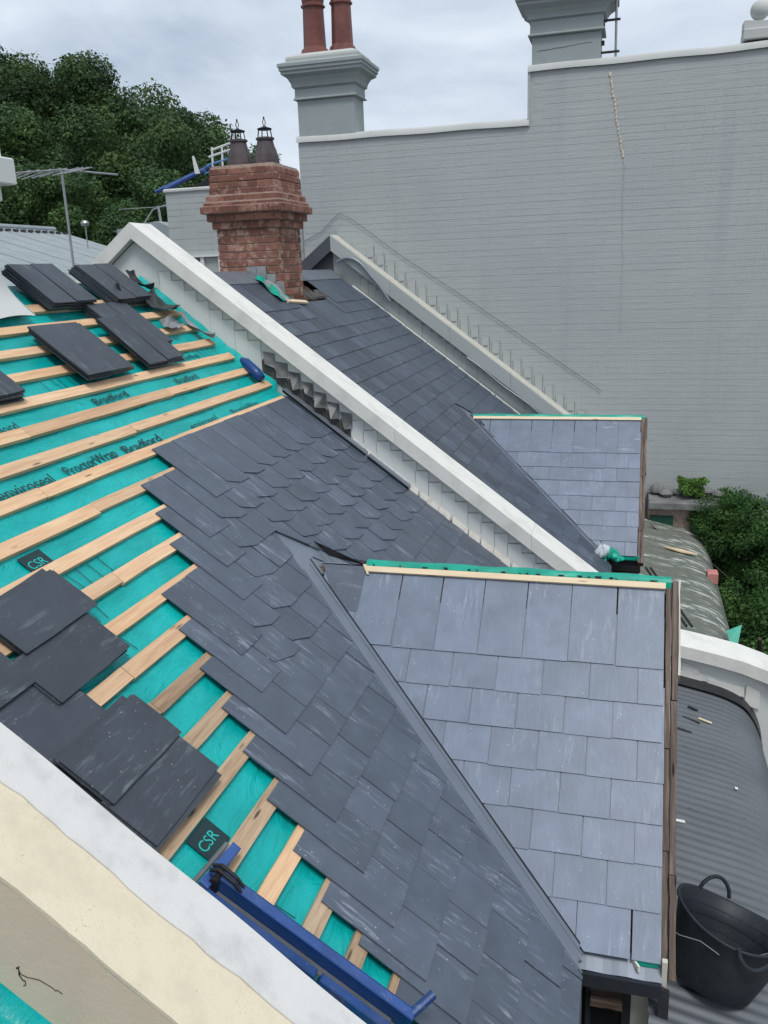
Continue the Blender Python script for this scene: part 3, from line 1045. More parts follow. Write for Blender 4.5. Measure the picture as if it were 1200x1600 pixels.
    if not near:
        while y < yhi - 0.1:
            e = min(y + rnd.uniform(0.9, 1.2), yhi - 0.05)
            q = MB()
            q.prism([(XR - 0.02, zroof(XR) + 0.035), (XR + 0.15, zroof(XR + 0.15) + 0.022), (XR + 0.15, zroof(XR + .15) + 0.016), (XR - 0.02, zroof(XR) + 0.022), (XR - 0.17, zroof(XR) - .11), (XR - 0.17, zroof(XR) - .10)],
                    y, e - 0.004, frame((0, 0, 0), (1, 0, 0), (0, 0, 1), (0, 1, 0)))
            q.build('ridge_capping', M['lead'], root)
            y = e
    return root

# left hand ends of the courses of new slates on the near roof (half a slate further each time)
SLSTART = [4.60, 4.19, 4.05, 3.90, 3.50, 3.37, 3.24, 3.12, 2.985, 2.845, 2.715, 2.60, 2.55, 2.43, 2.30, 2.18, 2.05, 1.98]
near_house = house(True)
far_house = house(False)

# ================================================================== PARTY WALLS WITH SLOPING COPINGS
FXZ = frame((0, 0, 0), (1, 0, 0), (0, 0, 1), (0, 1, 0))     # polygon in x,z extruded along y

def slope_poly(h_top, h_bot, xa, xb, xridge=XR, xleft=-7.5, lift=0.0):
    """band following the roof: right slope from xridge to xb and left slope down to xleft"""
    top = zroof(xridge) + h_top
    return top

def coping_band(y0, y1, ht, hb, xr, xend, xleft, segs, name, mat, parent, ext=None, jitter=0.0):
    """segments of coping following the slope on both sides of the ridge; ext: extra (x,z) points for the front sweep"""
    zr_t = lambda x: (zroof(x) if x > xr else 2 * zroof(xr) - zroof(2 * xr - (2 * xr - x)) if False else zroof(xr) - (xr - x) * TA)
    pts = [(xleft, zr_t(xleft)), (xr, zroof(xr))] 
    # right slope split in pieces
    def piece(xa, xb, name):
        q = MB()
        n = 8
        tp = []
        for i in range(n + 1):
            x = xa + (xb - xa) * i / n
            tp.append((x, (zroof(x) if x >= xr else zroof(xr) - (xr - x) * TA)))
        lf = (lambda x: .012 if x > XR - .01 else 0.012)
        poly = [(x, z + hb + lf(x)) for x, z in tp] + [(x, z + ht + lf(x) + rnd.uniform(-jitter, jitter)) for x, z in tp[::-1]]
        q.prism(poly[::-1], y0, y1, FXZ)
        return q.build(name, mat, parent)
    x = xr
    L_ = (xend - xr) / segs
    for i in range(segs):
        piece(xr + L_ * i, xr + L_ * (i + 1) - 0.002, name)
    piece(xleft, xr - 0.001, name)

def sweep_points():
    return [(0.42, -3.014), (0.60, -3.045), (0.80, -3.085), (0.98, -3.125), (1.17, -3.19), (1.34, -3.30), (1.50, -3.47), (1.62, -3.70), (1.68, -4.0), (1.70, -4.4)]

# --- middle parapet
W1 = empty('party_wall', (-1.5, 7.0, GROUND), 'white rendered parapet wall with sloping coping between the two slate roofs', 'wall')
q = MB()
xl = -7.5
wl = [(xl, GROUND), (1.60, GROUND)] + [(x, z - .10) for x, z in sweep_points()[:-2]][::-1]
wl += [(XR, zroof(XR) + 0.31), (xl, zroof(XR) + 0.31 - (XR - xl) * TA)]
q.prism(wl, 6.925, 7.17, FXZ)
q.build('wall_face', M['white_face'], W1)
coping_band(6.85, 7.205, 0.445, 0.312, XR, 0.42, xl, 4, 'coping', M['white'], W1)
q = MB()
sp = sweep_points()
q.prism(([(x, z - 0.105 - .02 * max(0, x - .8)) for x, z in sp] + [(x + (0.02 * i if i > 4 else 0), z + 0.0) for i, (x, z) in enumerate(sp)][::-1])[::-1], 6.85, 7.205, FXZ)
q.build('coping', M['white'], W1)

# stepped flashings cut into the wall: one step for every brick course
def steps(parent, yface, x0, x1, run, mat, hh=0.19, lift=None, skip=()):
    x = x0; i = 0
    while x < x1:
        i += 1
        rise = run * TA
        ztop = zroof(x) + hh
        wdt = run * rnd.uniform(0.96, 1.08)
        q = MB()
        tp = 0.005 + rnd.uniform(0, .008)
        jz = rnd.uniform(-.006, .006)
        poly = [(x, zroof(x) + 0.01), (x + wdt, zroof(x + wdt) + 0.01), (x + wdt, ztop + jz + rnd.uniform(-.004, .004)), (x, ztop + jz)]
        if i in skip:
            x += run; continue
        q.prism(poly, yface - tp - 0.004, yface - 0.001, FXZ)
        q.build('flashing_step', mat, parent)
        q = MB()
        q.prism([(x - .004, ztop + jz + .001), (x + wdt * rnd.uniform(.7, 1.0), ztop + jz + .001), (x + wdt * .8, ztop + jz + .0045), (x - .004, ztop + jz + .004)], yface - 0.006, yface - 0.0005, FXZ)
        q.prism([(x - .005, ztop - rise * rnd.uniform(.8, 1.4)), (x - .001, ztop - rise * 1.2), (x - .001, ztop + jz), (x - .005, ztop + jz)], yface - 0.012, yface - 0.0005, FXZ)
        q.build('joint_shade_line', M['joint_grey'], parent)  # solid dark strips drawing the gap shading above and beside each step
        x += run
torn = set(range(9, 16))
steps(W1, 6.925, -3.95, 0.25, 0.112, M['white_face'], 0.20, skip=torn)
# the torn stretch: bent flaps standing out and rubble behind
for i in sorted(torn):
    x = -3.95 + 0.112 * (i - 1)
    z = zroof(x)
    q = MB()
    pts = [(x, z + .02), (x + .115, zroof(x + .115) + .02), (x + .115, z + .10), (x + .05, z + .15), (x, z + .11)]
    q.prism(pts, 6.916, 6.924, FXZ)
    q.build('exposed_rubble', M['dark_rubble'], W1)
    q = MB()
    a = Vector((x + .02, 6.92, z + .19)); b = Vector((x + .125, 6.92, z + .17)); c = Vector((x + .04 + rnd.uniform(0, .04), 6.84 + rnd.uniform(-.03, .05), z + .03 + rnd.uniform(0, .07))); d = Vector((x + .13, 6.90, z + .05))
    e = Vector((0, 0.003, 0.003))
    q.V += [a, b, d, c, a + e, b + e, d + e, c + e]
    q.F += [[0, 1, 2, 3], [7, 6, 5, 4], [0, 4, 5, 1], [1, 5, 6, 2], [2, 6, 7, 3], [3, 7, 4, 0]]
    q.build('bent_flashing', M['torn_lead'], W1)
# soaker strips and mortar line along the foot
for (xa, xb, mt) in ((-2.83, -2.50, 'lead'), (-2.50, -2.12, 'valley'), (-2.10, -1.75, 'valley')):
    q = MB()
    q.prism([(xa, 6.80), (xb, 6.80), (xb, 6.90), (xa, 6.90)], lambda x, y: zroof(x) + .035, lambda x, y: zroof(x) + .055)
    q.prism([(xa, 6.80), (xb, 6.80), (xb, 6.812), (xa, 6.812)], lambda x, y: zroof(x) + .03, lambda x, y: zroof(x) + .068)
    q.build('side_flashing', M[mt], W1)
q = MB()
x = -2.25
while x < 0.25:
    e = x + rnd.uniform(.06, .14)
    q.prism([(x, 6.862), (e, 6.862), (e, 6.92), (x, 6.92)], lambda x, y: zroof(x) + .012, lambda x, y: zroof(x) + .022 + .05 * (y > 6.9))
    x = e + rnd.uniform(0.0, .02)
q.build('mortar_fillet', M['mortar'], W1)
# lower lead apron pieces at the front
q = MB()
q.grid(14, 3, lambda u, v: (0.46 + 0.62 * u, 6.915 - 0.004 * v, -3.24 - 0.05 * u - 0.22 * u * u - 0.115 * v + 0.008 * math.sin(30 * u)))
q.build('front_flashing', M['white_face'], W1)

for (x0_, z0_, w_, h_) in ((.47, -3.36, .22, .10), (.72, -3.42, .30, .085), (1.02, -3.52, .12, .16), (.50, -3.25, .16, .05)):
    q = MB()
    q.prism([(x0_, z0_), (x0_ + w_ * .5, z0_ - .03), (x0_ + w_, z0_ - .045), (x0_ + w_ * .96, z0_ + h_ - .05), (x0_ + w_ * .4, z0_ + h_ - .012), (x0_ + .01, z0_ + h_)], 6.905, 6.912, FXZ)
    q.build('patched_render', M['white'], W1)
# --- nearest parapet
W0 = empty('party_wall', (-1.5, 1.75, GROUND), 'nearest parapet with cream and white weathered coping running across the corner', 'wall')
q = MB()
q.prism([(-6.5, GROUND), (1.4, GROUND), (1.4, zroof(1.4) + 0.425), (XR, zroof(XR) + 0.425), (-6.5, zroof(XR) + .425 - (6.5 + XR) * TA)], 1.585, 1.94, FXZ)
q.build('wall_face', M['beige'], W0)
# ragged meeting line between old cream top and new white strip
q = MB(); q2 = MB()
n = 120
xa, xb = XR, 1.4
edge = [1.802 + 0.003 * math.sin(i * .37) + rnd.uniform(-.004, .004) + 0.002 * math.sin(i * 1.3) for i in range(n + 1)]
xs = [xa + (xb - xa) * i / n for i in range(n + 1)]
nearedge = [1.583 + rnd.uniform(-.003, .003) for _ in xs]
faredge = [1.965 + 0.003 * math.sin(i * .5) for i in range(n + 1)]
q.prism([(xs[i], nearedge[i]) for i in range(n + 1)] + [(xs[i], edge[i] - .001) for i in range(n, -1, -1)], lambda x, y: zroof(x) + .427, lambda x, y: zroof(x) + .448 - (0.006 if y < 1.6 else 0))
q.build('coping', M['cream'], W0)
q2.prism([(xs[i], edge[i]) for i in range(n + 1)] + [(xs[i], faredge[i]) for i in range(n, -1, -1)], lambda x, y: zroof(x) + .33, lambda x, y: zroof(x) + .455 - (0.006 if y > 1.9 else 0))
q2.build('coping_white_strip', M['old_white'], W0)
# hairline cracks across the coping and face
def crack(parent, pts, wd, frm, mat):
    q = MB()
    for i in range(len(pts) - 1):
        (a, b), (c, d) = pts[i], pts[i + 1]
        dx, dy = c - a, d - b; l = math.hypot(dx, dy); nx, ny = -dy / l * wd, dx / l * wd
        k = 1 - i / len(pts) * 0.6
        q.prism([(a, b), (c, d), (c + nx * k, d + ny * k), (a + nx * k, b + ny * k)], -0.002, 0.0012, frm)
    return q.build('crack', mat, parent)
FR0 = frame((0, 0, zroof(0) + .455), (CA, 0, -SA), (0, 1, 0), (SA, 0, CA))
# (crack positions are given in slope distance and y on the coping top)
def wiggle(a, b, n, amp):
    return [(a[0] + (b[0] - a[0]) * i / n + rnd.uniform(-amp, amp), a[1] + (b[1] - a[1]) * i / n + rnd.uniform(-amp, amp)) for i in range(n + 1)]
FW0 = frame((0, 1.584, 0), (1, 0, 0), (0, 0, 1), (0, -1, 0))
for a, b, wd in (((-1.70, -1.60), (-1.64, -1.635), .003), ((-1.565, -1.80), (-1.552, -1.87), .003), ((-1.56, -1.83), (-1.42, -1.87), .0008)):
    crack(W0, wiggle(a, b, 9, .010), wd, FW0, M['dark_lead'])
# neighbour's roof below the nearest parapet
NB = empty('neighbour_roof', (-1.8, 0.4, GROUND), 'corner of the neighbouring roof with teal film and cut battens below the nearest parapet', 'roof')
q = MB()
q.grid(40, 12, lambda u, v: ROOF @ Vector((-3.2 + 5 * u, 1.3 + 0.285 * v, -0.03 + .006 * math.sin(40 * u) + (0.05 * max(0, v - .93) / .07))))
inv = ROOF.inverted(); q.V = [inv @ p for p in q.V]
q.build('roof_underlay', M['underlay'], NB, ROOF.copy(), smooth=True)
for s in (-1.52, -1.32, -1.12, -0.92, -0.72, -0.5):
    q = MB(); q.box(0, 0.073, 0.3, 1.43 + rnd.uniform(-.04, .03), -0.026, -0.001)
    q.build('batten', M['batten'], NB, ROOF @ Matrix.Translation(Vector((s, 0, 0))))
nb_bounce_slates = []  # unseen slates added over the neighbour's film to cut its teal bounce
for k in range(24):
    for i in range(5):
        lay(ROOF, M['slate'], -3.2 + .2 * k, 0.02 + .2545 * i + (.127 if k % 2 else 0), [(1, 0, 1.8)], NB, nb_bounce_slates, wd=0.2545)
place_slates(nb_bounce_slates, NB, 200)
q = MB(); q.box(-3.2, 1.8, 0.2, 1.6, -0.2, -0.06, ROOF); q.box(-7, -0.3, 0.2, 1.6, GROUND, -3.6); q.build('roof_boarding', M['old_wood'], NB)

# --- far parapet, against the tall painted wall
W2 = empty('party_wall', (-1.5, 12.3, GROUND), 'far parapet with weathered cream coping against the tall grey painted wall', 'wall')
q = MB()
q.prism([(0.15, GROUND), (0.15, zroof(0.15) + 0.30), (XR, zroof(XR) + 0.30), (XR, GROUND)][::-1], 12.20, 12.448, FXZ)
q.build('wall_face', M['wall_grey'], W2)
q = MB()
q.prism([(XR - 0.002, GROUND), (XR - 0.002, zroof(XR) + 0.30), (-7.2, zroof(XR) + .30 - (7.2 + XR) * TA), (-7.2, GROUND)], 12.20, 12.448, FXZ)
q.build('wall_face', M['charcoal_paint'], W2)
for (ya, yb, hb, ht, mt) in ((12.10, 12.13, 0.29, 0.50, 'wall_grey'), (12.13, 12.449, 0.29, 0.51, 'coping_far')):
    n = 5
    for i in range(n):
        x0_, x1_ = XR + (0.12 - XR) * i / n, XR + (0.12 - XR) * (i + 1) / n - .003
        q = MB()
        q.prism([(x0_, zroof(x0_) + hb), (x1_, zroof(x1_) + hb), (x1_, zroof(x1_) + ht), (x0_, zroof(x0_) + ht)], ya, yb, FXZ)
        q.build('coping', M[mt], W2)
q = MB()
q.prism([(XR - .003, zroof(XR) + .5), (-7.2, zroof(XR) + .5 - (7.2 + XR) * TA), (-7.2, zroof(XR) + .29 - (7.2 + XR) * TA), (XR - .003, zroof(XR) + .29)], 12.10, 12.449, FXZ)
q.build('coping', M['charcoal_paint'], W2)
steps(W2, 12.20, -3.75, 0.2, 0.112, M['wall_grey'], 0.215)
q = MB()
x = -3.85
while x < -0.6:
    e = x + rnd.uniform(.1, .3)
    q.prism([(x, 12.10), (e, 12.10), (e, 12.16), (x, 12.16)], lambda x, y: zroof(x) + .02, lambda x, y: zroof(x) + .035)
    x = e + rnd.uniform(0, .02)
q.build('mortar_fillet', M['white'], W2)
# loose strip of old lead snaking along under the coping
q = MB()
pts = []
for i in range(20):
    u = i / 19
    x = -4.05 + 0.75 * u
    pts.append((x, 12.07, zroof(XR) + 0.13 + 0.10 * math.sin(min(1, u * 1.6) * math.pi * 0.8) - 0.62 * u * u))
q.tube(pts, 0.022, 6)
q.build('loose_lead_strip', M['lead'], W2)
q = MB()
for x0_, x1_ in ((-2.2, -0.7),):
    pts = [(x0_ + (x1_ - x0_) * i / 14, 12.085, zroof(x0_ + (x1_ - x0_) * i / 14) + 0.265 + 0.01 * math.sin(i)) for i in range(15)]
    q.tube(pts, 0.016, 6)
q.build('loose_lead_strip', M['lead'], W2)

# ================================================================== TALL PAINTED WALL
TW = empty('painted_brick_wall', (-1, 12.6, GROUND), 'tall grey painted brick end wall filling the right of the view', 'wall')
YW = 12.45
q = MB()
q.prism([(-4.68, GROUND), (5.0, GROUND), (5.0, 2.50), (-1.39, 2.46), (-1.39, 1.84), (-4.68, 1.84)][::-1], YW + 0.0115, YW + 0.33, FXZ)
q.build('wall_core', M['painted_brick'], TW)
# brick faces, slightly uneven, under the paint
q = MB()
rb = random.Random(3)
z = -4.4; row = 0
while z < 2.44:
    x = -4.675 + (0.12 if row % 2 else 0)
    wob = rb.uniform(-.0008, .0008)
    xx = -4.675
    first = True
    while xx < 5.0:
        wd = 0.238 if not (first and row % 2) else 0.119
        first = False
        x1_ = min(xx + wd, 5.0)
        if z > 1.80 and xx < -1.39: 
            xx = x1_; continue
        pr = rb.uniform(-.0035, .0030) + wob
        dz0, dz1 = rb.uniform(-.002, .002), rb.uniform(-.002, .002)
        b = len(q.V)
        y_ = YW + 0.0100 - pr * .18 - wob - .0006
        for (px, pz, py) in ((xx, z + .006, YW + .013), (x1_ - .0005, z + .003, YW + .013), (x1_ - .0005, z + .0855, YW + .013), (xx, z + .0855, YW + .013),
                             (xx + .0004, z + .0030 + dz0 * .3, y_), (x1_ - .0008, z + .0030 + dz1 * .3, y_), (x1_ - .0008, z + .0850 + dz1 * .3, y_), (xx + .0004, z + .0850 + dz0 * .3, y_)):
            q.V.append(Vector((px, py, pz)))
        q.F += [[b + 4, b + 5, b + 6, b + 7], [b, b + 1, b + 5, b + 4], [b + 1, b + 2, b + 6, b + 5], [b + 2, b + 3, b + 7, b + 6], [b + 3, b, b + 4, b + 7]]
        xx = x1_
    z += 0.086; row += 1
o = q.build('painted_bricks', M['painted_brick'], TW); o['kind'] = 'stuff'
# rounded weathered copings
def wall_coping(xa, xb, zt0, zt1, mat=M['coping_far']):
    n = 24
    q = MB()
    def fn(u, v):
        x = xa + (xb - xa) * u
        zt = zt0 + (zt1 - zt0) * u
        ang = math.pi * v
        return (x, YW + 0.16 - 0.185 * math.cos(ang) * (1 if v < .5 else 1), zt - 0.085 + 0.085 * math.sin(ang) ** 0.6 + 0.004 * math.sin(x * 5) + (-.02 if v in (0, 1) else 0))
    q.grid(n, 10, fn)
    q.build('wall_coping', mat, TW, smooth=True)
M['coping_grey'] = render_mat('grey_coping', (0.50, 0.51, 0.49), 0.12, sc=2.5, b_str=0.2)
wall_coping(-4.70, -1.40, 1.93, 1.915, M['coping_grey'])
wall_coping(-1.42, 0.9, 2.56, 2.56, M['coping_grey'])
wall_coping(0.9, 3.2, 2.56, 2.60, M['coping_grey'])
wall_coping(3.2, 5.0, 2.60, 2.60, M['coping_grey'])
q = MB(); q.box(-1.42, -1.385, YW - 0.01, YW + 0.34, 1.80, 2.50); q.build('wall_step', M['painted_brick'], TW)
# filled crack: pale mortar patches following the courses
pts = [(-0.365, 2.36), (-0.345, 2.28), (-0.345, 2.20), (-0.32, 2.10), (-0.30, 2.0), (-0.285, 1.9), (-0.27, 1.8), (-0.25, 1.7), (-0.225, 1.6), (-0.205, 1.5), (-0.185, 1.42), (-0.165, 1.33)]
q = MB()
for i in range(len(pts) - 1):
    for k in range(2):
        x0_ = pts[i][0] + (pts[i + 1][0] - pts[i][0]) * k / 2 + rnd.uniform(-.008, .008)
        z0_ = pts[i][1] + (pts[i + 1][1] - pts[i][1]) * k / 2
        wd = rnd.uniform(.014, .030)
        q.box(x0_ - wd / 2, x0_ + wd / 2, YW - 0.004, YW + 0.004, z0_ - rnd.uniform(.034, .042), z0_)
q.build('crack_filling', M['crack_fill'], TW)
crack(TW, wiggle((-0.165, 1.30), (-0.12, -0.9), 26, .012), .004, frame((0, YW - 0.002, 0), (1, 0, 0), (0, 0, 1), (0, -1, 0)), M['wall_grey'])
# stepped flashing let into the tall wall above the far parapet
q = None
x = -3.72; i = 0
while x < 0.05:
    z = zroof(x) + 0.50
    q = MB()
    hgt_ = rnd.uniform(.13, .19)
    wd = .105
    q.prism([(x, z - .08), (x + wd, zroof(x + wd) + .42), (x + wd, z + hgt_ - rnd.uniform(0, .02)), (x, z + hgt_)], YW - 0.010, YW - 0.0015, FXZ)
    q.build('flashing_step', M['painted_brick'], TW)
    q = MB()
    q.box(x + wd + .001, x + wd + .005, YW - 0.0035, YW - 0.001, zroof(x + wd) + .50, z + hgt_ + rnd.uniform(-.02, .03))
    if rnd.random() < .6:
        q.box(x + .02, x + .09, YW - 0.016, YW - 0.0095, z + .005, z + .02)
    q.build('raked_joint', M['joint_grey'], TW)
    x += 0.152; i += 1
# old cable line on the wall, with a peak over the parapet's apex
q = MB()
pts = [(-4.68, YW - .012, 0.475), (-4.4, YW - .012, 0.60), (-4.11, YW - .012, 0.848), (-3.9, YW - .012, 0.74), (-3.2, YW - .012, 0.22), (-2.2, YW - .012, -0.44), (-1.2, YW - .012, -1.13), (-0.36, YW - .012, -1.71)]
q.tube(pts, 0.0035, 5)
q.build('cable', M['charcoal_paint'], TW)
# lower wing of the same wall further left, with a small window
WG = empty('wing_wall', (-5.8, 12.6, GROUND), 'low pale grey painted wing wall seen left behind the brick chimney', 'wall')
q = MB()
q.prism([(-6.93, GROUND), (-4.72, GROUND), (-4.72, 1.28), (-6.93, 1.28)][::-1], 12.56, 12.86, FXZ)
q.build('wall_core', M['wall_grey'], WG)
q = MB()
z = -0.6; row = 0
while z < 1.22:
    xx = -6.925
    while xx < -4.73:
        x1_ = min(xx + 0.238, -4.73); pr = rb.uniform(-.003, .003)
        q.box(xx + .0006, x1_ - .0006, 12.557 - pr, 12.5605, z + .003, z + .084)
        xx = x1_
    z += .086
o = q.build('painted_bricks', M['wall_grey'], WG); o['kind'] = 'stuff'
q = MB(); q.box(-6.95, -4.72, 12.53, 12.89, 1.28, 1.345, bevel=.02); q.build('wall_coping', M['coping_grey'], WG)
q = MB(); q.box(-6.66, -5.72, 12.50, 12.551, 0.33, 0.36); q.box(-6.42, -6.36, 12.52, 12.551, -0.5, 0.33); q.box(-6.12, -6.07, 12.52, 12.551, -.5, .33)
wf = q.build('window_frame', M['white_face'], WG)
q = MB(); q.box(-6.68, -6.42, 12.53, 12.551, -0.3, 0.33); q.build('pane', M['glass_dark'], wf)

# ================================================================== RENDERED CHIMNEYS ON THE TALL WALL
def stack(root, x0, x1, y0, y1, z0, z1, mats, levels, mat, nm='shaft'):
    q = MB(); q.box(x0, x1, y0, y1, z0, z1); q.build(nm, mat, root)
    for (o1, za, zb, nmz) in levels:
        q = MB(); q.box(x0 - o1, x1 + o1, y0 - o1, y1 + o1, za, zb, bevel=min(.012, (zb - za) / 3)); q.build(nmz, mat, root)

M['chimney_paint'] = render_mat('grey_green_paint', (0.33, 0.37, 0.37), 0.10, sc=3, b_str=0.1)
C1 = empty('rendered_chimney', (-4.24, 12.75, 1.9), 'grey rendered chimney with moulded cap and two red clay pots', 'chimney')
q = MB(); q.box(-4.655, -3.815, 12.46, 12.90, 1.90, 2.375, bevel=.006); q.build('shaft', M['chimney_paint'], C1)
def mould(root, cx0, cx1, cy0, cy1, prof, name, mat):
    """square lathe: prof = list of (offset, z)"""
    q = MB()
    for (o_, z) in prof:
        for (x, y) in ((cx0 - o_, cy0 - o_), (cx1 + o_, cy0 - o_), (cx1 + o_, cy1 + o_), (cx0 - o_, cy1 + o_)):
            q.V.append(Vector((x, y, z)))
    for i in range(len(prof) - 1):
        for k in range(4):
            j = (k + 1) % 4
            q.F.append([4 * i + k, 4 * i + j, 4 * i + 4 + j, 4 * i + 4 + k])
    q.F.append([3, 2, 1, 0]); n = 4 * (len(prof) - 1); q.F.append([n, n + 1, n + 2, n + 3])
    return q.build(name, mat, root)
mould(C1, -4.655, -3.815, 12.46, 12.90, [(0.003, 2.376), (0.045, 2.385), (0.045, 2.395), (0.025, 2.415), (0.022, 2.52)], 'necking_band', M['chimney_paint'])
mould(C1, -4.655, -3.815, 12.46, 12.90, [(0.022, 2.521), (0.055, 2.545), (0.055, 2.565), (0.065, 2.60), (0.10, 2.66), (0.165, 2.70), (0.165, 2.73), (0.185, 2.745), (0.185, 2.78), (0.20, 2.79), (0.20, 2.83), (0.10, 2.87)], 'cornice', M['chimney_paint'])
mould(C1, -4.655, -3.815, 12.46, 12.90, [(0.10, 2.871), (0.105, 2.90), (0.10, 2.925), (0.0, 2.975)], 'cap_slab', M['coping_grey'])
def pot(root, cx, cy, z0, h, r, mat, n=8):
    q = MB()
    q.lathe([(r * 1.15, 0), (r * 1.15, .02), (r * 1.02, .09), (r * 1.0, .10), (r * 0.86, .12), (r * 0.78, h * .72), (r * 0.92, h * .73), (r * 0.92, h * .76), (r * .8, h * .78), (r * .86, h * .86), (r * 1.1, h * .93), (r * 1.12, h), (r * .8, h), (r * .7, h * .8)], n, (cx, cy, z0), math.pi / 8)
    return q.build('chimney_pot', mat, root)
pot(C1, -4.44, 12.72, 2.965, 0.86, 0.185, M['terracotta'])
pot(C1, -4.03, 12.72, 2.965, 0.86, 0.175, M['terracotta'])
q = MB(); q.lathe([(0.1, 0), (0.1, .03)], 10, (-4.23, 12.7, 2.965)); q.build('flaunching', M['mortar'], C1)

C2 = empty('rendered_chimney', (-0.92, 12.75, 2.5), 'wide grey rendered chimney whose top leaves the frame, antenna mast at its side', 'chimney')
q = MB(); q.box(-1.37, -0.50, 12.465, 12.90, 2.50, 2.86, bevel=.006); q.build('shaft', M['chimney_paint'], C2)
mould(C2, -1.37, -0.50, 12.465, 12.90, [(0.003, 2.861), (0.05, 2.87), (0.05, 2.88), (0.025, 2.90), (0.022, 3.04)], 'necking_band', M['chimney_paint'])
mould(C2, -1.37, -0.50, 12.465, 12.90, [(0.022, 3.041), (0.055, 3.06), (0.055, 3.08), (0.065, 3.11), (0.10, 3.16), (0.165, 3.21), (0.165, 3.24), (0.20, 3.26), (0.20, 3.34), (0.08, 3.42), (0, 3.50)], 'cornice', M['chimney_paint'])
pot(C2, -1.15, 12.72, 3.49, 0.86, 0.185, M['terracotta'])
pot(C2, -0.72, 12.72, 3.49, 0.86, 0.175, M['terracotta'])
crack(C2, wiggle((-1.30, 2.69), (-0.62, 2.735), 12, .004), .006, frame((0, 12.463, 0), (1, 0, 0), (0, 0, 1), (0, -1, 0)), M['charcoal_paint'])

AM = empty('antenna_mast', (-0.33, 12.7, 2.5), 'slim antenna mast strapped to the side of the wide grey chimney', 'antenna')
q = MB(); q.tube([(-0.315, 12.62, 2.54), (-0.335, 12.62, 3.9)], 0.016, 8); q.build('mast', M['alu'], AM)
for z in (2.62, 2.99):
    q = MB(); q.box(-0.52, -0.27, 12.60, 12.64, z, z + .022); q.build('bracket', M['black_steel'], AM)
for z in (2.72, 2.92):
    q = MB(); q.box(-0.50, -0.46, 12.60, 12.66, z, z + .05); q.build('bracket', M['black_steel'], AM)
q = MB(); q.tube([(-0.75, 12.62, 3.8), (0.1, 12.62, 3.8)], .010, 6)
for i in range(6): q.tube([(-.7 + .14 * i, 12.35, 3.8), (-.7 + .14 * i, 12.89, 3.8)], .006, 5)
q.build('antenna_head', M['alu'], AM)

FN = empty('ball_finial', (1.4, 12.6, 2.6), 'stone ball finial on a stepped base atop the grey wall', 'finial')
q = MB(); q.box(1.20, 1.75, 12.45, 12.80, 2.58, 2.70, bevel=.01); q.build('base_block', M['coping_grey'], FN)
q = MB(); q.prism([(1.20, 2.701), (1.66, 2.701), (1.60, 2.76), (1.48, 2.78), (1.24, 2.80), (1.20, 2.80)], 12.50, 12.75, FXZ); q.build('base_cap', M['coping_grey'], FN)
q = MB(); prof = [(0.03, 0)] + [(max(.03, 0.115 * math.sin(math.pi * i / 12)), 0.03 + 0.115 - 0.115 * math.cos(math.pi * i / 12)) for i in range(1, 12)] + [(0.01, 0.262)]
q.lathe(prof, 20, (1.385, 12.62, 2.78)); q.build('ball', M['coping_grey'], FN, smooth=True)

# ================================================================== BRICK CHIMNEY
BC = empty('brick_chimney', (-4.2, 9.95, -0.3), 'old red brick chimney with corbelled top and two sooty clay pots', 'chimney')
bx0, bx1, by0, by1 = -4.59, -3.85, 9.42, 10.16
CH = 0.0835
rows = []
z = -0.55; 
offs_up = [0.035, 0.075, 0.125, 0.095, 0.07, 0.035, 0.03, 0.03, 0.025]
ztop_shaft = 0.52
nsh = int(round((ztop_shaft - z) / CH))
for i in range(nsh): rows.append((z + i * CH, 0.0))
zz = z + nsh * CH
for i, o_ in enumerate(offs_up): rows.append((zz + i * CH * (0.86 if i > 2 else 1), o_))
q = MB()
for (z, o_) in rows:
    q.box(bx0 - o_ + .012, bx1 + o_ - .012, by0 - o_ + .012, by1 + o_ - .012, z, z + CH)
q.build('mortar_core', M['brick_mortar'], BC)
brick_cache = {}
def brick(l, mat, ax, px, py, pz, h):
    key = (round(l, 3), mat.name, ax, round(h, 3))
    if key not in brick_cache:
        b_ = MB()
        if ax == 'x': b_.box(0, l, 0, .10, 0, h, bevel=.004)
        else: b_.box(0, .10, 0, l, 0, h, bevel=.004)
        brick_cache[key] = mesh_from('brick', b_.V, b_.F, mat)
    link('brick', brick_cache[key], BC, Matrix.Translation(Vector((px, py, pz))) @ Matrix.Rotation(rnd.uniform(-.012, .012), 4, 'Z'))
for ri, (z, o_) in enumerate(rows):
    if z < -0.45 : continue
    mat = M['brick_top'] if ri >= nsh else M['brick']
    h = CH - 0.010
    if ri > nsh + 2: h = CH * .86 - .008
    x0_, x1_, y0_, y1_ = bx0 - o_, bx1 + o_, by0 - o_, by1 + o_
    # -Y and +Y faces
    for (py, jig) in ((y0_, 0), (y1_ - .10, 1)):
        if jig == 1 and ri % 2 == 0 and z < 0: continue
        x = x0_; first = True
        while x < x1_ - .02:
            l = (0.115 if (ri % 2 == 0 and first) else 0.235 if rnd.random() > .15 else .115)
            first = False
            e = min(x + l, x1_)
            if x1_ - e < 0.05: e = x1_
            brick(e - x - .009, mat, 'x', x, py + rnd.uniform(-.003, .003), z + .004, h); x = e
    for px in (x1_ - .10, x0_):
        if px == x0_ and ri % 2: 
            pass
        y = y0_ + .104; first = True
        while y < y1_ - .13:
            l = 0.235 if not (ri % 2 and first) else .115
            first = False
            e = min(y + l, y1_ - .104)
            if y1_ - .104 - e < .05: e = y1_ - .104
            brick(e - y - .009, mat, 'y', px + rnd.uniform(-.003, .003), y, z + .004, h); y = e
zt = rows[-1][0] + CH * .86
q = MB(); q.prism([(bx0, by0), (bx1, by0), (bx1, by1), (bx0, by1)], zt, lambda x, y: zt + .03); q.build('flaunching', M['brick_mortar'], BC)
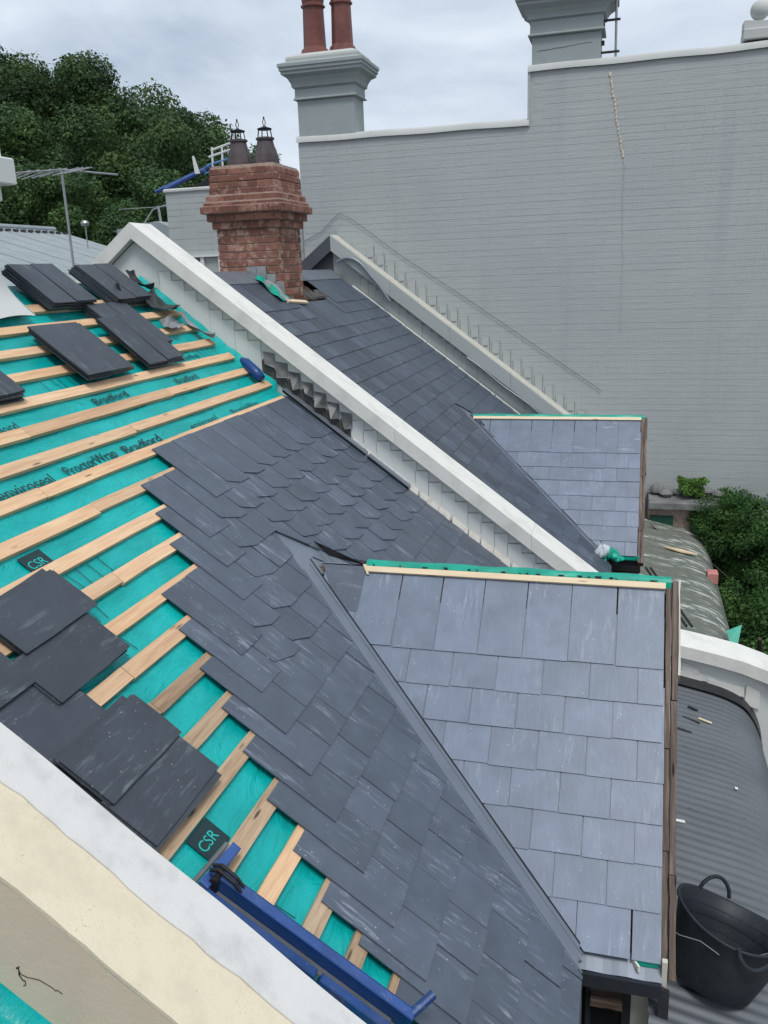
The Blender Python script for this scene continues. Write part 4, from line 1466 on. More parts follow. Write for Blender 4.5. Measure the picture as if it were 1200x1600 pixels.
def cow_pot(cx, cy, z0, damaged):
    q = MB()
    q.lathe([(.150, 0), (.148, .07), (.135, .14), (.105, .22), (.088, .29), (.105, .295), (.105, .315), (.085, .32), (.07, .2)], 12, (cx, cy, z0))
    p = q.build('chimney_pot', M['pot_dark'], BC)
    q = MB()
    zc = z0 + .32
    for k in range(8):
        a = k * math.pi / 4
        q.tube([(cx + .085 * math.cos(a), cy + .085 * math.sin(a), zc), (cx + .07 * math.cos(a), cy + .07 * math.sin(a), zc + .085)], .006, 5)
    q.lathe([(.08, .08), (.085, .092), (.07, .097), (.03, .11), (.012, .12)], 12, (cx, cy, zc))
    for dx in (-.018, .018): q.tube([(cx, cy, zc + .10), (cx + dx, cy, zc + .16), (cx, cy, zc + .205)], .005, 5)
    q.lathe([(.004, .195), (.012, .205), (.004, .22)], 6, (cx, cy, zc))
    q.build('pot_cowl', M['black_wire'], p)
cow_pot(-4.40, 9.78, zt + .02, True)
cow_pot(-4.07, 9.78, zt + .02, False)
# lead stepped up the chimney foot and torn film
q = MB()
xs_ = [(-4.25, -0.02, .12), (-4.13, -0.02, .12), (-4.02, -0.10, .03), (-3.92, -0.20, -.06)]
for (x, z0_, z1_) in xs_:
    q.prism([(x, z0_ - .09), (x + .115, z0_ - .11), (x + .115, z1_), (x, z1_)], by0 - .012, by0 - .004, FXZ)
q.build('lead_flashing', M['grey_lead'], BC)
q = MB()
q.grid(8, 5, lambda u, v: (-3.98 + .28 * u, by0 - .02 - .22 * v, zroof(-3.98 + .28 * u) + .05 + .03 * math.sin(6 * u + 4 * v) * (1 - v)))
q.build('lead_apron', M['grey_lead'], BC)
q = MB()
q.grid(8, 5, lambda u, v: (-4.05 + .34 * u, 9.16 + .25 * v - .1 * u, zroof(-4.05 + .34 * u) + .035 + .035 * math.sin(5 * u + 3 * v) ** 2))
q.build('torn_underlay', M['teal_cloth'], BC)
q = MB(); q.box(0, .045, 0, .5, 0, .025); q.build('batten_offcut', M['batten_x'], BC, rp(-2.80, 9.23, .015) and (ROOF @ Matrix.Translation(Vector((-2.80, 9.22, .02))) @ Matrix.Rotation(-.12, 4, 'Z')))
q = MB()
for i in range(6): q.prism([(-3.80 + rnd.uniform(0, .05), 10.0 + .1 * i), (-3.70, 10.03 + .1 * i), (-3.72, 10.12 + .1 * i), (-3.82, 10.1 + .1 * i)], lambda x, y: zroof(x) + .02, lambda x, y: zroof(x) + .035 + rnd.uniform(0, .02))
q.build('broken_mortar', M['dark_rubble'], BC)

# ================================================================== RENDERED CHIMNEY AT LEFT EDGE
LC = empty('rendered_chimney', (-4.3, 4.5, -0.2), 'cream rendered chimney at the left edge with flared foot and stepped cap', 'chimney')
q = MB(); q.box(-4.6, -3.935, 4.0, 4.85, -0.6, 0.95); q.build('shaft', M['white_face'], LC)
for (o_, za, zb) in ((0.07, .52, .62), (0.14, .62, .78), (.09, .78, .92)):
    q = MB(); q.box(-4.6 - o_, -3.935 + o_, 4.0 - o_, 4.85 + o_, za, zb, bevel=.008); q.build('cap_course', M['white_face'], LC)
# flared apron around the foot
q = MB()
n = 24
def apr(u, v):
    x = -4.25 + 0.45 * u
    f = v ** 5
    a_ = min(1.0, max(0, (u - .25) / .75))
    px = -3.93 + (0.02 + 0.30 * f) * a_ if u > .25 else -4.25 + .32 * (u / .25)
    top = zroof(-3.93) + 0.40
    px = -4.2 + 0.275 * min(1, u * 1.4) + 0.11 * f * min(1, u * 1.2)
    py = 4.856 + 0.015 + 0.14 * f
    pz = top * (1 - v) + (zroof(px) + 0.035 + .01 * math.sin(9 * u)) * v
    return (px, py, pz)
q.grid(16, 12, apr)
def apr2(u, v):
    f = v ** 5
    px = -3.925 + .005 + 0.11 * f
    py = 4.87 + 0.14 * f - 0.8 * u
    top = zroof(-3.93) + 0.40
    pz = top * (1 - v) + (zroof(px) + 0.035 + .012 * math.sin(7 * u)) * v
    return (px, py, pz)
q.grid(16, 12, apr2)
q.build('flared_apron', M['white_face'], LC, smooth=True)

# ================================================================== LOOSE SLATES IN PILES
ORD = ['topmost', 'second', 'third', 'fourth', 'fifth', 'sixth', 'seventh', 'eighth', 'ninth', 'tenth', 'eleventh', 'twelfth', 'thirteenth']
def pile(s, y, n, where, along='y', h0=0.004, lean=(0, 0), rot=0.0, skew=0.0, grp='loose slates piled on the stripped roof', wid=0.25, lg=0.5, step=.0084):
    """n slates laid flat on one another; the long side runs along the battens ('y') or down the slope ('s')"""
    h = h0
    for i in range(n):
        key = ('loose', wid, lg, i % 6)
        if key not in SLATE_MESH:
            rn = random.Random(i * 7 + 2)
            mbx = MB(); mbx.prism(slate_outline(lg, wid, rn, .0025), 0, 0.0065)
            SLATE_MESH[key] = mesh_from('loose_slate', mbx.V, mbx.F, M['slate_loose'])
        ss, yy = s + lean[0] * i + rnd.uniform(-.010, .010), y + lean[1] * i + rnd.uniform(-.012, .012)
        fr = ROOF @ Matrix.Translation(Vector((ss, yy, h))) @ Matrix.Rotation(skew, 4, 'Y') @ Matrix.Rotation(rot + rnd.uniform(-.03, .03), 4, 'Z')
        if along == 'y':
            fr = fr @ Matrix.Translation(Vector((wid, 0, 0))) @ Matrix.Rotation(math.pi / 2, 4, 'Z')
        o = link('loose_slate', SLATE_MESH[key], None, fr)
        k = n - 1 - i
        tag(o, ('topmost dark slate of ' if k == 0 else ORD[k] + ' slate down in ') + where, 'slate', grp)
        h += step + rnd.uniform(0, .0012)

pile(-3.40, 5.22, 10, 'the left ridge pile, column by the chimney', 's', lean=(.002, 0), lg=.44)
pile(-3.40, 5.475, 10, 'the left ridge pile, column away from the chimney', 's', lean=(.002, 0), lg=.44)
pile(-3.40, 6.00, 10, 'the right ridge pile, left column', 's', lean=(.002, 0), lg=.44)
pile(-3.40, 6.255, 10, 'the right ridge pile, column nearest the gable', 's', lean=(.002, 0), lg=.44)
pile(-2.95, 5.62, 6, 'the long pile, upper left column', 's', lean=(0, -.004))
pile(-2.95, 5.875, 6, 'the long pile, upper right column', 's', lean=(0, -.004))
pile(-2.745, 5.475, 5, 'the long pile, lower left column', 's', h0=.050, lean=(0, -.004), skew=.045)
pile(-2.745, 5.73, 5, 'the long pile, lower right column', 's', h0=.050, lean=(0, -.004), skew=.045)
pile(-2.77, 4.82, 5, 'the middle pile, left column underneath', 's', lean=(0, -.004))
pile(-2.77, 5.075, 5, 'the middle pile, right column underneath', 's', lean=(0, -.004))
pile(-2.74, 4.72, 5, 'the middle pile, left column on top', 's', h0=.045, lean=(0, -.004))
pile(-2.74, 4.975, 5, 'the middle pile, right column on top', 's', h0=.045, lean=(0, -.004))
pile(-2.74, 3.62, 7, 'the pile cut by the left edge, hidden column', 's', lean=(0, -.004))
pile(-2.74, 3.875, 7, 'the pile cut by the left edge, visible column', 's', lean=(0, -.004))
pile(-0.935, 2.50, 5, 'the big upper left pile, lower row', h0=.004, rot=.03, lean=(.001, 0))
pile(-1.19, 2.575, 6, 'the big upper left pile, upper row', h0=.006, rot=.06, lean=(.004, -.002), skew=-.01)
pile(-1.06, 2.00, 5, 'the row behind the coping at the left edge', h0=.004, rot=.02)
pile(-0.80, 1.995, 3, 'the flat row resting against the coping', h0=.004)
pile(-0.755, 2.14, 3, 'the flat row between the two big piles', h0=.006, rot=-.01)
pile(-0.30, 2.245, 6, 'the nearest big pile, lower row', h0=.004, lean=(.001, 0))
pile(-0.535, 2.27, 7, 'the nearest big pile, upper row', h0=.006, rot=.01, lean=(.003, 0), skew=-.01)

# ================================================================== TORN FLASHING SCRAPS
def scrap(s, y, ls, ly, fold, mat, label, rot=0.0, amp=.05):
    q = MB()
    def fn(u, v):
        return (ls * (u - .5), ly * (v - .5), 0.012 + amp * (abs(u - .5) * 2) ** 2 * (1 if fold > 0 else .3) + amp * 1.2 * max(0, math.sin(v * 4 + fold)) * u + .006 * math.sin(13 * u + 9 * v))
    q.grid(12, 12, fn)
    n = len(q.V); top = [v + Vector((0, 0, .003)) for v in q.V]
    F0 = list(q.F)
    q.V += top
    q.F += [[i + n for i in f][::-1] for f in F0]
    o = q.build('lead_scrap', M[mat], None, ROOF @ Matrix.Translation(Vector((s, y, 0.0))) @ Matrix.Rotation(rot, 4, 'Z'), smooth=True)
    tag(o, label, 'scrap')
scrap(-2.90, 6.62, .26, .34, 1, 'dark_lead', 'crumpled dark lead scrap lying across the battens nearest the white gable', .3, .06)
scrap(-2.66, 6.45, .14, .30, 2, 'grey_lead', 'pale curled metal scrap below the crumpled dark one', .2, .03)
scrap(-3.20, 6.74, .26, .14, 1, 'dark_lead', 'narrow dark lead curl beside the topmost wall step', .0, .05)
scrap(-2.58, 6.74, .36, .10, 1, 'grey_lead', 'long torn lead strip along the foot of the parapet', .0, .04)
q = MB(); q.tube([rp(-3.12, 6.22, .10), rp(-3.08, 6.16, .12), rp(-2.98, 6.16, .04), rp(-2.93, 6.14, .02)], [.008, .012, .012, .006], 6)
tag(q.build('rubber_strap', M['black_wire']), 'short black rubber strap hanging over the batten under the slates', 'strap')
# navy plastic scoop by the parapet
q = MB()
pts = [rp(-2.12, 6.80, .03), rp(-2.07, 6.79, .035), rp(-1.93, 6.74, .035), rp(-1.86, 6.72, .03)]
q.tube(pts, [.02, .042, .050, .040], 12)
tag(q.build('plastic_tube', M['blue'], smooth=True), 'short navy blue plastic tube lying beside the parapet foot', 'tube')

# ================================================================== BLUE ROOF BRACKET (folded steel frame)
BR = empty('roof_bracket', rp(.6, 2.35, 0), 'blue folding steel roofing bracket lying beside the nearest white coping', 'bracket')
BA = rp(0.155, 2.28, 0.06); BB = rp(1.03, 2.30, 0.10)
dirv = (BB - BA).normalized(); nrm = EN.copy(); side = nrm.cross(dirv).normalized(); nrm = dirv.cross(side)
BF = frame(BA, dirv, side, nrm)
Lb = (BB - BA).length
def bbox(name, x0, x1, y0, y1, z0, z1, mat, bev=.003, rot=None):
    q = MB(); q.box(x0, x1, y0, y1, z0, z1, BF if rot is None else BF @ rot, bevel=bev)
    return q.build(name, M[mat], BR)
bbox('upper_channel', 0.0, Lb, 0.028, 0.068, 0.0, 0.012, 'blue_light')
bbox('channel_web', 0.0, Lb, 0.022, 0.028, -0.05, 0.012, 'blue', .001)
bbox('channel_web', 0.0, Lb, 0.0685, 0.073, -0.05, 0.010, 'blue', .001)
bbox('inner_plate', 0.06, Lb - .06, -0.012, 0.021, -0.045, -0.035, 'grey_steel', .002)
bbox('lower_channel', 0.02, 0.50, -0.052, -0.014, -0.06, -0.012, 'blue', .004)
bbox('lower_channel', 0.52, Lb, -0.052, -0.014, -0.055, -0.012, 'blue', .004)
q = MB(); q.tube([BF @ Vector((0.03, .0, 0)), BF @ Vector((0.03, .075, .0))], .018, 10); q.build('hinge_pin', M['black_steel'], BR)
q = MB()
q.tube([BF @ Vector((-.005, .03, .012)), BF @ Vector((0.02, .03, .035)), BF @ Vector((.09, .03, .03)), BF @ Vector((.13, .03, .012))], .007, 6)
q.tube([BF @ Vector((-.005, .055, .012)), BF @ Vector((0.02, .055, .035)), BF @ Vector((.09, .055, .03)), BF @ Vector((.13, .055, .012))], .007, 6)
q.build('latch', M['black_steel'], BR)
# leg rising up the slope from the hinge
q = MB(); q.box(-0.012, 0.028, -0.02, 0.22, -0.025, -0.004, BF @ Matrix.Rotation(-.10, 4, 'Z'), bevel=.004); q.build('arm', M['blue_light'], BR)
q = MB(); q.box(-0.035, -0.016, -0.10, 0.20, -0.03, -0.008, BF @ Matrix.Rotation(-.10, 4, 'Z'), bevel=.004); q.build('arm', M['grey_steel'], BR)
# turned up hook at the low end
q = MB()
e0 = BF @ Vector((Lb - .01, .05, -.01)); e1 = BF @ Vector((Lb + .03, .13, .06))
q.tube([e0, e1], .017, 10, close=False)
q.tube([e1, e0], .013, 10, close=False)
q.build('hook_tube', M['blue'], BR)

# ================================================================== BULLNOSE VERANDA ROOFS
prof = [(0.20, -3.315), (0.50, -3.385), (0.75, -3.44), (0.90, -3.49), (1.02, -3.565), (1.11, -3.70), (1.165, -3.88), (1.18, -4.10)]
def prof_at(u):
    # arc-length-ish interpolation (Catmull style smoothing)
    t = u * (len(prof) - 1); i = min(int(t), len(prof) - 2); f = t - i
    p0 = prof[max(i - 1, 0)]; p1 = prof[i]; p2 = prof[i + 1]; p3 = prof[min(i + 2, len(prof) - 1)]
    def cr_(a, b, c, d): return 0.5 * (2 * b + (c - a) * f + (2 * a - 5 * b + 4 * c - d) * f * f + (3 * b - a - 3 * c + d) * f ** 3)
    return cr_(p0[0], p1[0], p2[0], p3[0]), cr_(p0[1], p1[1], p2[1], p3[1])
def bullnose(y0, y1, mat, label, label_name, dz=0.0, dx=0.0):
    root = empty('veranda_roof', (0.9, (y0 + y1) / 2, GROUND), label, 'roof')
    sheet = 0.762
    y = y0; k = 0
    while y < y1 - .02:
        e = min(y + sheet, y1)
        q = MB()
        ncor = max(1, int(round((e - y) / .076)))
        nv = ncor * 6
        lift = .0015 * (k % 2)
        ja = rnd.uniform(-.006, .006)
        def fn(u, v):
            px, pz = prof_at(u)
            yy = y + (e - y) * v
            wv = 0.009 * math.cos(2 * math.pi * ncor * v)
            # normal of the profile
            qx, qz = prof_at(min(1, u + .01)); dx_, dz_ = qx - px, qz - pz
            if u > .99: dx_, dz_ = 0, -1
            l = math.hypot(dx_, dz_); nx, nz = -dz_ / l, dx_ / l
            if nz < 0 and nx < 0: nx, nz = -nx, -nz
            return (px + dx + nx * (wv + lift), yy, pz + dz + nz * (wv + lift) + ja * u + .003 * math.sin(yy * 2.3))
        q.grid(26, nv, fn)
        q.build('roof_sheet', mat, root, smooth=True)
        y = e; k += 1
    q = MB(); q.tube([(1.20 + dx, y0, -4.12 + dz), (1.20 + dx, y1, -4.12 + dz)], .05, 10); q.build('gutter', M['dark_lead'], root)
    q = MB(); q.box(1.02 + dx, 1.10 + dx, y0, y1, -4.25 + dz, -4.08 + dz); q.build('beam', M['wall_grey'], root)
    for yy in (y0 + .15, (y0 + y1) / 2, y1 - .15):
        q = MB(); q.lathe([(.06, 0), (.06, .2), (.045, .25), (.045, 3.4), (.06, 3.5), (.06, 3.76)], 10, (1.06 + dx, yy, GROUND)); q.build('post', M['wall_grey'], root)
    return root
VR = bullnose(3.10, 6.90, M['dark_iron'], 'dark grey corrugated veranda roof curving down below the near gable', '')
VF = bullnose(7.21, 12.2, M['green_iron'], 'far corrugated veranda roof with peeling grey green paint', '', dz=-.05)
# dark apron where the near sheets meet the parapet
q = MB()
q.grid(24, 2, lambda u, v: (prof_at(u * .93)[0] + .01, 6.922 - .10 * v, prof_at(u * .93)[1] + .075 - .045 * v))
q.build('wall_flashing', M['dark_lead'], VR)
for (x0_, y0_, l_, a_, mt, lb) in ((.62, 6.35, .10, .2, 'batten_x', 'pale cream timber chip on the dark corrugated roof near the parapet'),
        (.36, 4.9, .09, -.2, 'white', 'white splinter on the corrugated roof close to the verge boards'), (.80, 5.5, .02, 0, 'white', 'tiny white fleck out on the open corrugated roof'),
        (.55, 6.5, .08, .3, 'dark_lead', 'short dark sliver on the corrugated roof nearest the parapet'), (.40, 6.1, .16, .1, 'dark_lead', 'dark sliver on the corrugated roof nearest the verge boards'),
        (.5, 6.3, .13, .2, 'dark_lead', 'middle one of three dark slivers on the corrugated roof')):
    q = MB(); q.box(0, l_, 0, .022, 0, .006, Matrix.Translation(Vector((x0_, y0_, -3.315 - (x0_ - .2) * .235 + .008))) @ Matrix.Rotation(.23, 4, 'Y') @ Matrix.Rotation(-a_, 4, 'Z'))
    tag(q.build('debris_chip', M[mt]), lb, 'debris', 'splinters on the veranda roof')
# loose items on the far veranda
q = MB()
q.prism([(0, 0), (.22, .05), (.40, .03), (.42, 0), (.22, -.05)], 0, .016, Matrix.Translation(Vector((.50, 10.7, -3.418))) @ Matrix.Rotation(.215, 4, 'Y'))
tag(q.build('wood_offcut', M['batten_x']), 'flat pale timber offcut lying on the green peeling veranda roof', 'timber')
q = MB(); q.box(0.98, 1.10, 10.1, 10.25, -3.66, -3.52, bevel=.01)
tag(q.build('brick_fragment', M['pink']), 'pinkish brick lump at the edge of the far veranda roof', 'brick')
q = MB()
q.V += [Vector(p) for p in ((1.02, 8.36, -3.50), (1.16, 8.40, -3.44), (1.10, 8.2, -3.70), (1.04, 8.3, -3.56), (1.14, 8.46, -3.54))]
q.F += [[0, 1, 3], [1, 2, 3], [2, 0, 3], [0, 4, 1], [1, 4, 2], [2, 4, 0]]
tag(q.build('film_scrap', M['teal_cloth']), 'teal scrap of film caught at the edge of the far veranda roof', 'film')
# lead hip line where the far veranda meets the bay
q = MB()
for d_ in (0, .05): q.tube([(.26 + d_, 9.2, -3.18), (.45 + d_, 8.6, -3.27), (.62 + d_, 8.0, -3.33)], .014, 6)
q.build('side_flashing', M['dark_lead'], VF)

# cream rendered block under the near end of the veranda sheets
PB = empty('rendered_parapet', (.6, 2.6, GROUND), 'low cream rendered wall with flaking paint below the tub', 'wall')
q = MB(); q.box(0.27, 1.30, 1.97, 3.62, GROUND, -3.62, bevel=.01); q.build('wall_block', M['cream'], PB)
for i in range(7):
    x0_ = .62 + i * .085
    q = MB(); q.prism([(x0_, 3.20 + rnd.uniform(-.04, .03)), (x0_ + .08, 3.20 + rnd.uniform(-.04, .03)), (x0_ + .09, 3.27), (x0_, 3.27)], lambda x, y: -3.40 - (x - .4) * .24, lambda x, y: -3.385 - (x - .4) * .24)
    q.build('flaking_paint', M['white'] if i % 2 else M['coping_far'], PB)
q = MB()
for i in range(4): q.box(.27 + .055 * i, .32 + .055 * i, 3.05, 3.55, -3.60, -3.585)
q.build('timber_lining', M['batten_x'], PB)

# ================================================================== BLACK RUBBER TUB
TB = empty('rubber_tub', (.52, 3.72, -3.4), 'black flexible rubber builders tub with looped handles on the veranda roof', 'tub')
TF = Matrix.Translation(Vector((.495, 3.66, -3.365))) @ Matrix.Rotation(R(17), 4, 'Y') @ Matrix.Rotation(R(-15), 4, 'X') @ Matrix.Diagonal((1.08, 1.08, 1.0, 1))
q = MB()
prf = [(0.0, 0), (.165, 0), (.172, .01), (.20, .12), (.222, .22), (.240, .31), (.252, .325), (.250, .335), (.238, .33), (.220, .22), (.196, .12), (.165, .018), (0.0, .015)]
q.lathe(prf, 40, cap=False)
# squash and flop the rim
for v in q.V:
    if v.z > .05:
        a_ = math.atan2(v.y, v.x); k = (v.z / .33)
        v.z += k * k * (.022 * math.cos(2 * a_ + .5)); v.x *= 1 + .03 * k * math.cos(2 * a_)
q.build('tub_body', M['rubber'], TB, TF, smooth=True)
q = MB()
for zz_, rr_ in ((.10, .1965), (.16, .2085), (.215, .2205), (.265, .231)):
    pts = [TF @ Vector((rr_ * math.cos(a_ * 2 * math.pi / 36) * .985, rr_ * math.sin(a_ * 2 * math.pi / 36) * .985, zz_ + (zz_ / .33) ** 2 * .022 * math.cos(2 * a_ * 2 * math.pi / 36 + .5))) for a_ in range(37)]
    q.tube(pts, .0016, 4)
q.build('moulded_rib', M['black_steel'], TB)
for ang in (math.pi * .56, math.pi * 1.56):
    q = MB()
    pts = []
    for i in range(13):
        t = i / 12; th = ang + (t - .5) * 0.62
        pts.append(TF @ Vector((.245 * math.cos(th), (.245 + (.02 if ang > 4 else 0)) * math.sin(th), .325 + (.085 if ang < 4 else -.07) * math.sin(math.pi * t) ** .6)))
    q.tube(pts, .010, 8); q.build('handle', M['rubber'], TB)
# wire caught over the rim
q = MB()
pts = [(.25, 3.60, -3.02), (.33, 3.55, -3.03), (.42, 3.52, -3.02), (.50, 3.50, -3.06), (.58, 3.50, -3.08), (.72, 3.56, -3.06)]
q.tube(pts, .0022, 5)
tag(q.build('loose_wire', M['alu']), 'thin pale wire draped over the rim of the black tub', 'wire')

# cloth / film bundle at the far valley foot
CB = empty('film_bundle', (-.15, 8.95, -2.9), 'crumpled teal and pale film bundle at the foot of the far valley', 'film')
rr2 = random.Random(5)
for (c_, s_, mt, nm) in (((-.20, 8.9, -2.93), (.075, .07, .075), 'white_cloth', 'pale_fold'), ((-.10, 8.93, -2.95), (.07, .07, .055), 'teal_cloth', 'teal_fold'), ((-.04, 8.9, -2.99), (.06, .05, .03), 'teal_cloth', 'teal_fold'), ((-.18, 8.85, -3.06), (.03, .03, .09), 'teal_cloth', 'hanging_fold')):
    q = MB()
    ph = [rr2.uniform(0, 6) for _ in range(6)]
    def fnc(u, v):
        a_, b_ = 2 * math.pi * u, math.pi * v
        r = 1 + .22 * math.sin(4 * a_ + ph[0] + 2 * b_) * math.sin(b_) + .18 * math.sin(3 * b_ + ph[1] + a_) + .08 * math.sin(9 * a_ + ph[2])
        return (c_[0] + s_[0] * r * math.sin(b_) * math.cos(a_), c_[1] + s_[1] * r * math.sin(b_) * math.sin(a_), c_[2] + s_[2] * r * math.cos(b_))
    q.grid(26, 16, fnc)
    q.build(nm, M[mt], CB)

# ================================================================== THINGS BEYOND ON THE LEFT
# low pitched corrugated roof
CR = empty('shed_roof_house', (-18, 20, GROUND), 'house with a pale grey low corrugated iron roof below the trees', 'house')
slope_t = math.tan(R(17))
zr0 = 1.50
q = MB()
def fcr(u, v):
    x = -16 + 6.5 * u; yy = 12 + 10.4 * v
    return (x, yy, zr0 - (x + 16) * slope_t + .010 * math.cos(2 * math.pi * v * 130))
q.grid(2, 130 * 4, fcr)
q.build('roof_sheeting', M['roof_iron'], CR, smooth=True)
q = MB()
for i in range(14):
    yy = 12.2 + i * .76
    q.prism([(-16, yy), (-9.6, yy), (-9.6, yy + .03), (-16, yy + .03)], lambda x, y: zr0 - (x + 16) * slope_t + .01, lambda x, y: zr0 - (x + 16) * slope_t + .02)
q.build('sheet_lap', M['wall_grey'], CR)
q = MB(); q.tube([(-16, 12, zr0 + .03), (-16, 22.4, zr0 + .03)], .07, 8); q.build('ridge_capping', M['roof_iron'], CR)
q = MB(); q.prism([(-16, zr0 - .03), (-9.5, zr0 - 6.5 * slope_t - .03), (-9.5, zr0 - 6.5 * slope_t - .09), (-16, zr0 - .09)], 22.35, 22.5, FXZ); q.build('barge_capping', M['wall_grey'], CR)
q = MB()
for i in range(34):
    q.box(-15.62, -15.52, 12.3 + .3 * i, 12.42 + .3 * i, zr0 - .12, zr0 - .06)
q.build('ridge_notches', M['dark_lead'], CR)
q = MB(); q.box(-22, -9.9, 12.1, 22.3, GROUND, -0.65); q.build('wall', M['wall_grey'], CR)
q = MB(); q.prism([(-16, zr0), (-22, zr0 - 6 * slope_t), (-22, zr0 - 6 * slope_t - .08), (-16, zr0 - .08)], 12, 22.4, FXZ); q.build('rear_sheeting', M['roof_iron'], CR)

# further low roof by the gable apex
FR_ = empty('distant_house', (-15, 26, GROUND), 'distant low roof edge just left of the white gable apex', 'house')
q = MB(); q.prism([(-15.6, 1.60), (-14.2, 1.78), (-12.4, 1.0), (-12.4, .9), (-15.6, 1.3)], 25, 28, FXZ); q.build('roof_sheeting', M['roof_iron'], FR_)
q = MB(); q.box(-15.5, -12.6, 25.2, 27.8, GROUND, 1.0); q.build('wall', M['dark_paint'], FR_)
q = MB(); q.tube([(-14.9, 25.4, 1.7), (-14.5, 25.4, 2.15), (-14.1, 25.4, 2.25), (-13.2, 25.4, 2.25)], .025, 6); q.tube([(-14.25, 25.4, 1.6), (-14.3, 25.4, 2.25)], .04, 6); q.tube([(-15.7, 25.4, 2.22), (-13.2, 25.4, 2.22)], .012, 5)
q.build('roof_rail', M['alu'], FR_)

# television antenna
TA_ = empty('television_antenna', (-9.7, 14, 0.5), 'television antenna on a pole in front of the dark trees', 'antenna')
q = MB(); q.tube([(-9.70, 14, 0.2), (-9.70, 14, 1.96)], .022, 8); q.build('mast', M['alu'], TA_)
q = MB(); q.tube([(-10.75, 13.9, 1.93), (-9.7, 14.0, 1.94), (-8.66, 14.1, 1.80)], .016, 6); q.build('boom', M['alu'], TA_)
for i, xx in enumerate((-10.65, -10.45, -10.2, -10.0, -9.85, -9.6, -9.5, -9.38, -9.3)):
    l = .34 - .02 * i
    q = MB(); q.tube([(xx - l * .5, 13.75, 1.93 - l * .45), (xx + l * .5, 14.2, 1.93 + l * .20)], .010, 5); q.build('element', M['alu'], TA_)
q = MB(); q.lathe([(.01, 0), (.06, .01), (.075, .05), (.05, .09), (.02, .1)], 10, (-9.36, 14, .98)); q.tube([(-9.36, 14, .6), (-9.36, 14, 1.0)], .01, 5)
q.build('dish', M['alu'], TA_)

# blue roof ladder stacked behind the chimney
BL = empty('ladder_rack', (-7, 14, 1.4), 'blue and white ladder rack propped behind the red brick chimney', 'ladder')
q = MB(); q.tube([(-7.90, 14, 1.46), (-6.85, 14, 1.80)], .035, 6); q.build('ladder_rail', M['blue_light'], BL)
q = MB(); q.tube([(-7.55, 13.7, 1.46), (-6.80, 13.7, 1.72)], .035, 6); q.build('ladder_rail', M['blue_light'], BL)
M['sky_blue'] = plain('sky_blue_paint', (0.10, 0.24, 0.48), 0.5)
for i, zz_ in enumerate((1.75, 1.87, 2.0, 2.10)):
    q = MB(); q.tube([(-6.95 + .05 * i, 14, zz_ - .05), (-6.35, 14, zz_ + .06)], .018, 6); q.build('rack_bar', M['sky_blue'] if i < 2 else M['white_face'], BL)
for xx in (-6.80, -6.62, -6.45):
    q = MB(); q.tube([(xx, 14, 1.68), (xx + .02, 14, 2.10)], .018, 6); q.build('rack_upright', M['white_face'], BL)
q = MB(); q.prism([(-6.93, 1.66), (-6.85, 1.66), (-6.93, 1.93), (-6.955, 1.93)], 13.6, 13.63, FXZ); q.build('white_sheet', M['white_face'], BL)
q = MB(); q.prism([(-7.75, 1.36), (-6.3, 1.36), (-6.3, 1.75), (-6.85, 1.66)], 14.1, 14.3, FXZ); q.box(-7.25, -4.9, 13.2, 13.9, GROUND, 1.30); q.build('rack_base', M['dark_lead'], BL)

# ================================================================== TREES
def leaves(name, mat, seed, lobes, n, size, flat=0.75, loose=.025):
    rg = np.random.default_rng(seed)
    V = []; 
    P = []; Nn = []
    tot = sum(l[3] ** 2 for l in lobes)
    for (cx, cy, cz, r) in lobes:
        k = int(n * r * r / tot)
        d = rg.normal(size=(k, 3)); d /= np.linalg.norm(d, axis=1)[:, None]
        # clumps: lean towards a few directions on the lobe
        rad = r * (1 - 0.55 * rg.random(k) ** 1.8)
        # knobbly shell
        c2 = rg.normal(size=(9, 3)); c2 /= np.linalg.norm(c2, axis=1)[:, None]
        dots = (d @ c2.T).max(axis=1)
        rad *= 0.72 + 0.36 * np.clip((dots - .55) / .45, 0, 1)
        rad = rad * (1 + loose * rg.normal(size=k)) * (1 + 2.5 * loose * (rg.random(k) > .97))
        p = d * rad[:, None] * np.array([1, 1, flat]) + np.array([cx, cy, cz])
        P.append(p); Nn.append(d)
    P = np.concatenate(P); Nn = np.concatenate(Nn)
    k = len(P)
    nrm = Nn + rg.normal(size=(k, 3)) * .7 + np.array([0, 0, .35])
    nrm /= np.linalg.norm(nrm, axis=1)[:, None]
    t = np.cross(nrm, rg.normal(size=(k, 3))); t /= np.linalg.norm(t, axis=1)[:, None]
    b = np.cross(nrm, t)
    s = size * (0.45 + 1.25 * rg.random(k) ** 2)[:, None]
    q0 = P - t * s * .5; q1 = P + b * s * .3; q2 = P + t * s * .5; q3 = P - b * s * .3
    co = np.stack([q0, q1, q2, q3], axis=1).reshape(-1, 3)
    me = bpy.data.meshes.new(name)
    me.vertices.add(4 * k); me.vertices.foreach_set('co', co.ravel())
    me.loops.add(4 * k); me.loops.foreach_set('vertex_index', np.arange(4 * k, dtype=np.int32))
    me.polygons.add(k); me.polygons.foreach_set('loop_start', np.arange(0, 4 * k, 4, dtype=np.int32)); me.polygons.foreach_set('loop_total', np.full(k, 4, dtype=np.int32))
    me.update(); me.validate()
    me.materials.append(mat)
    return me

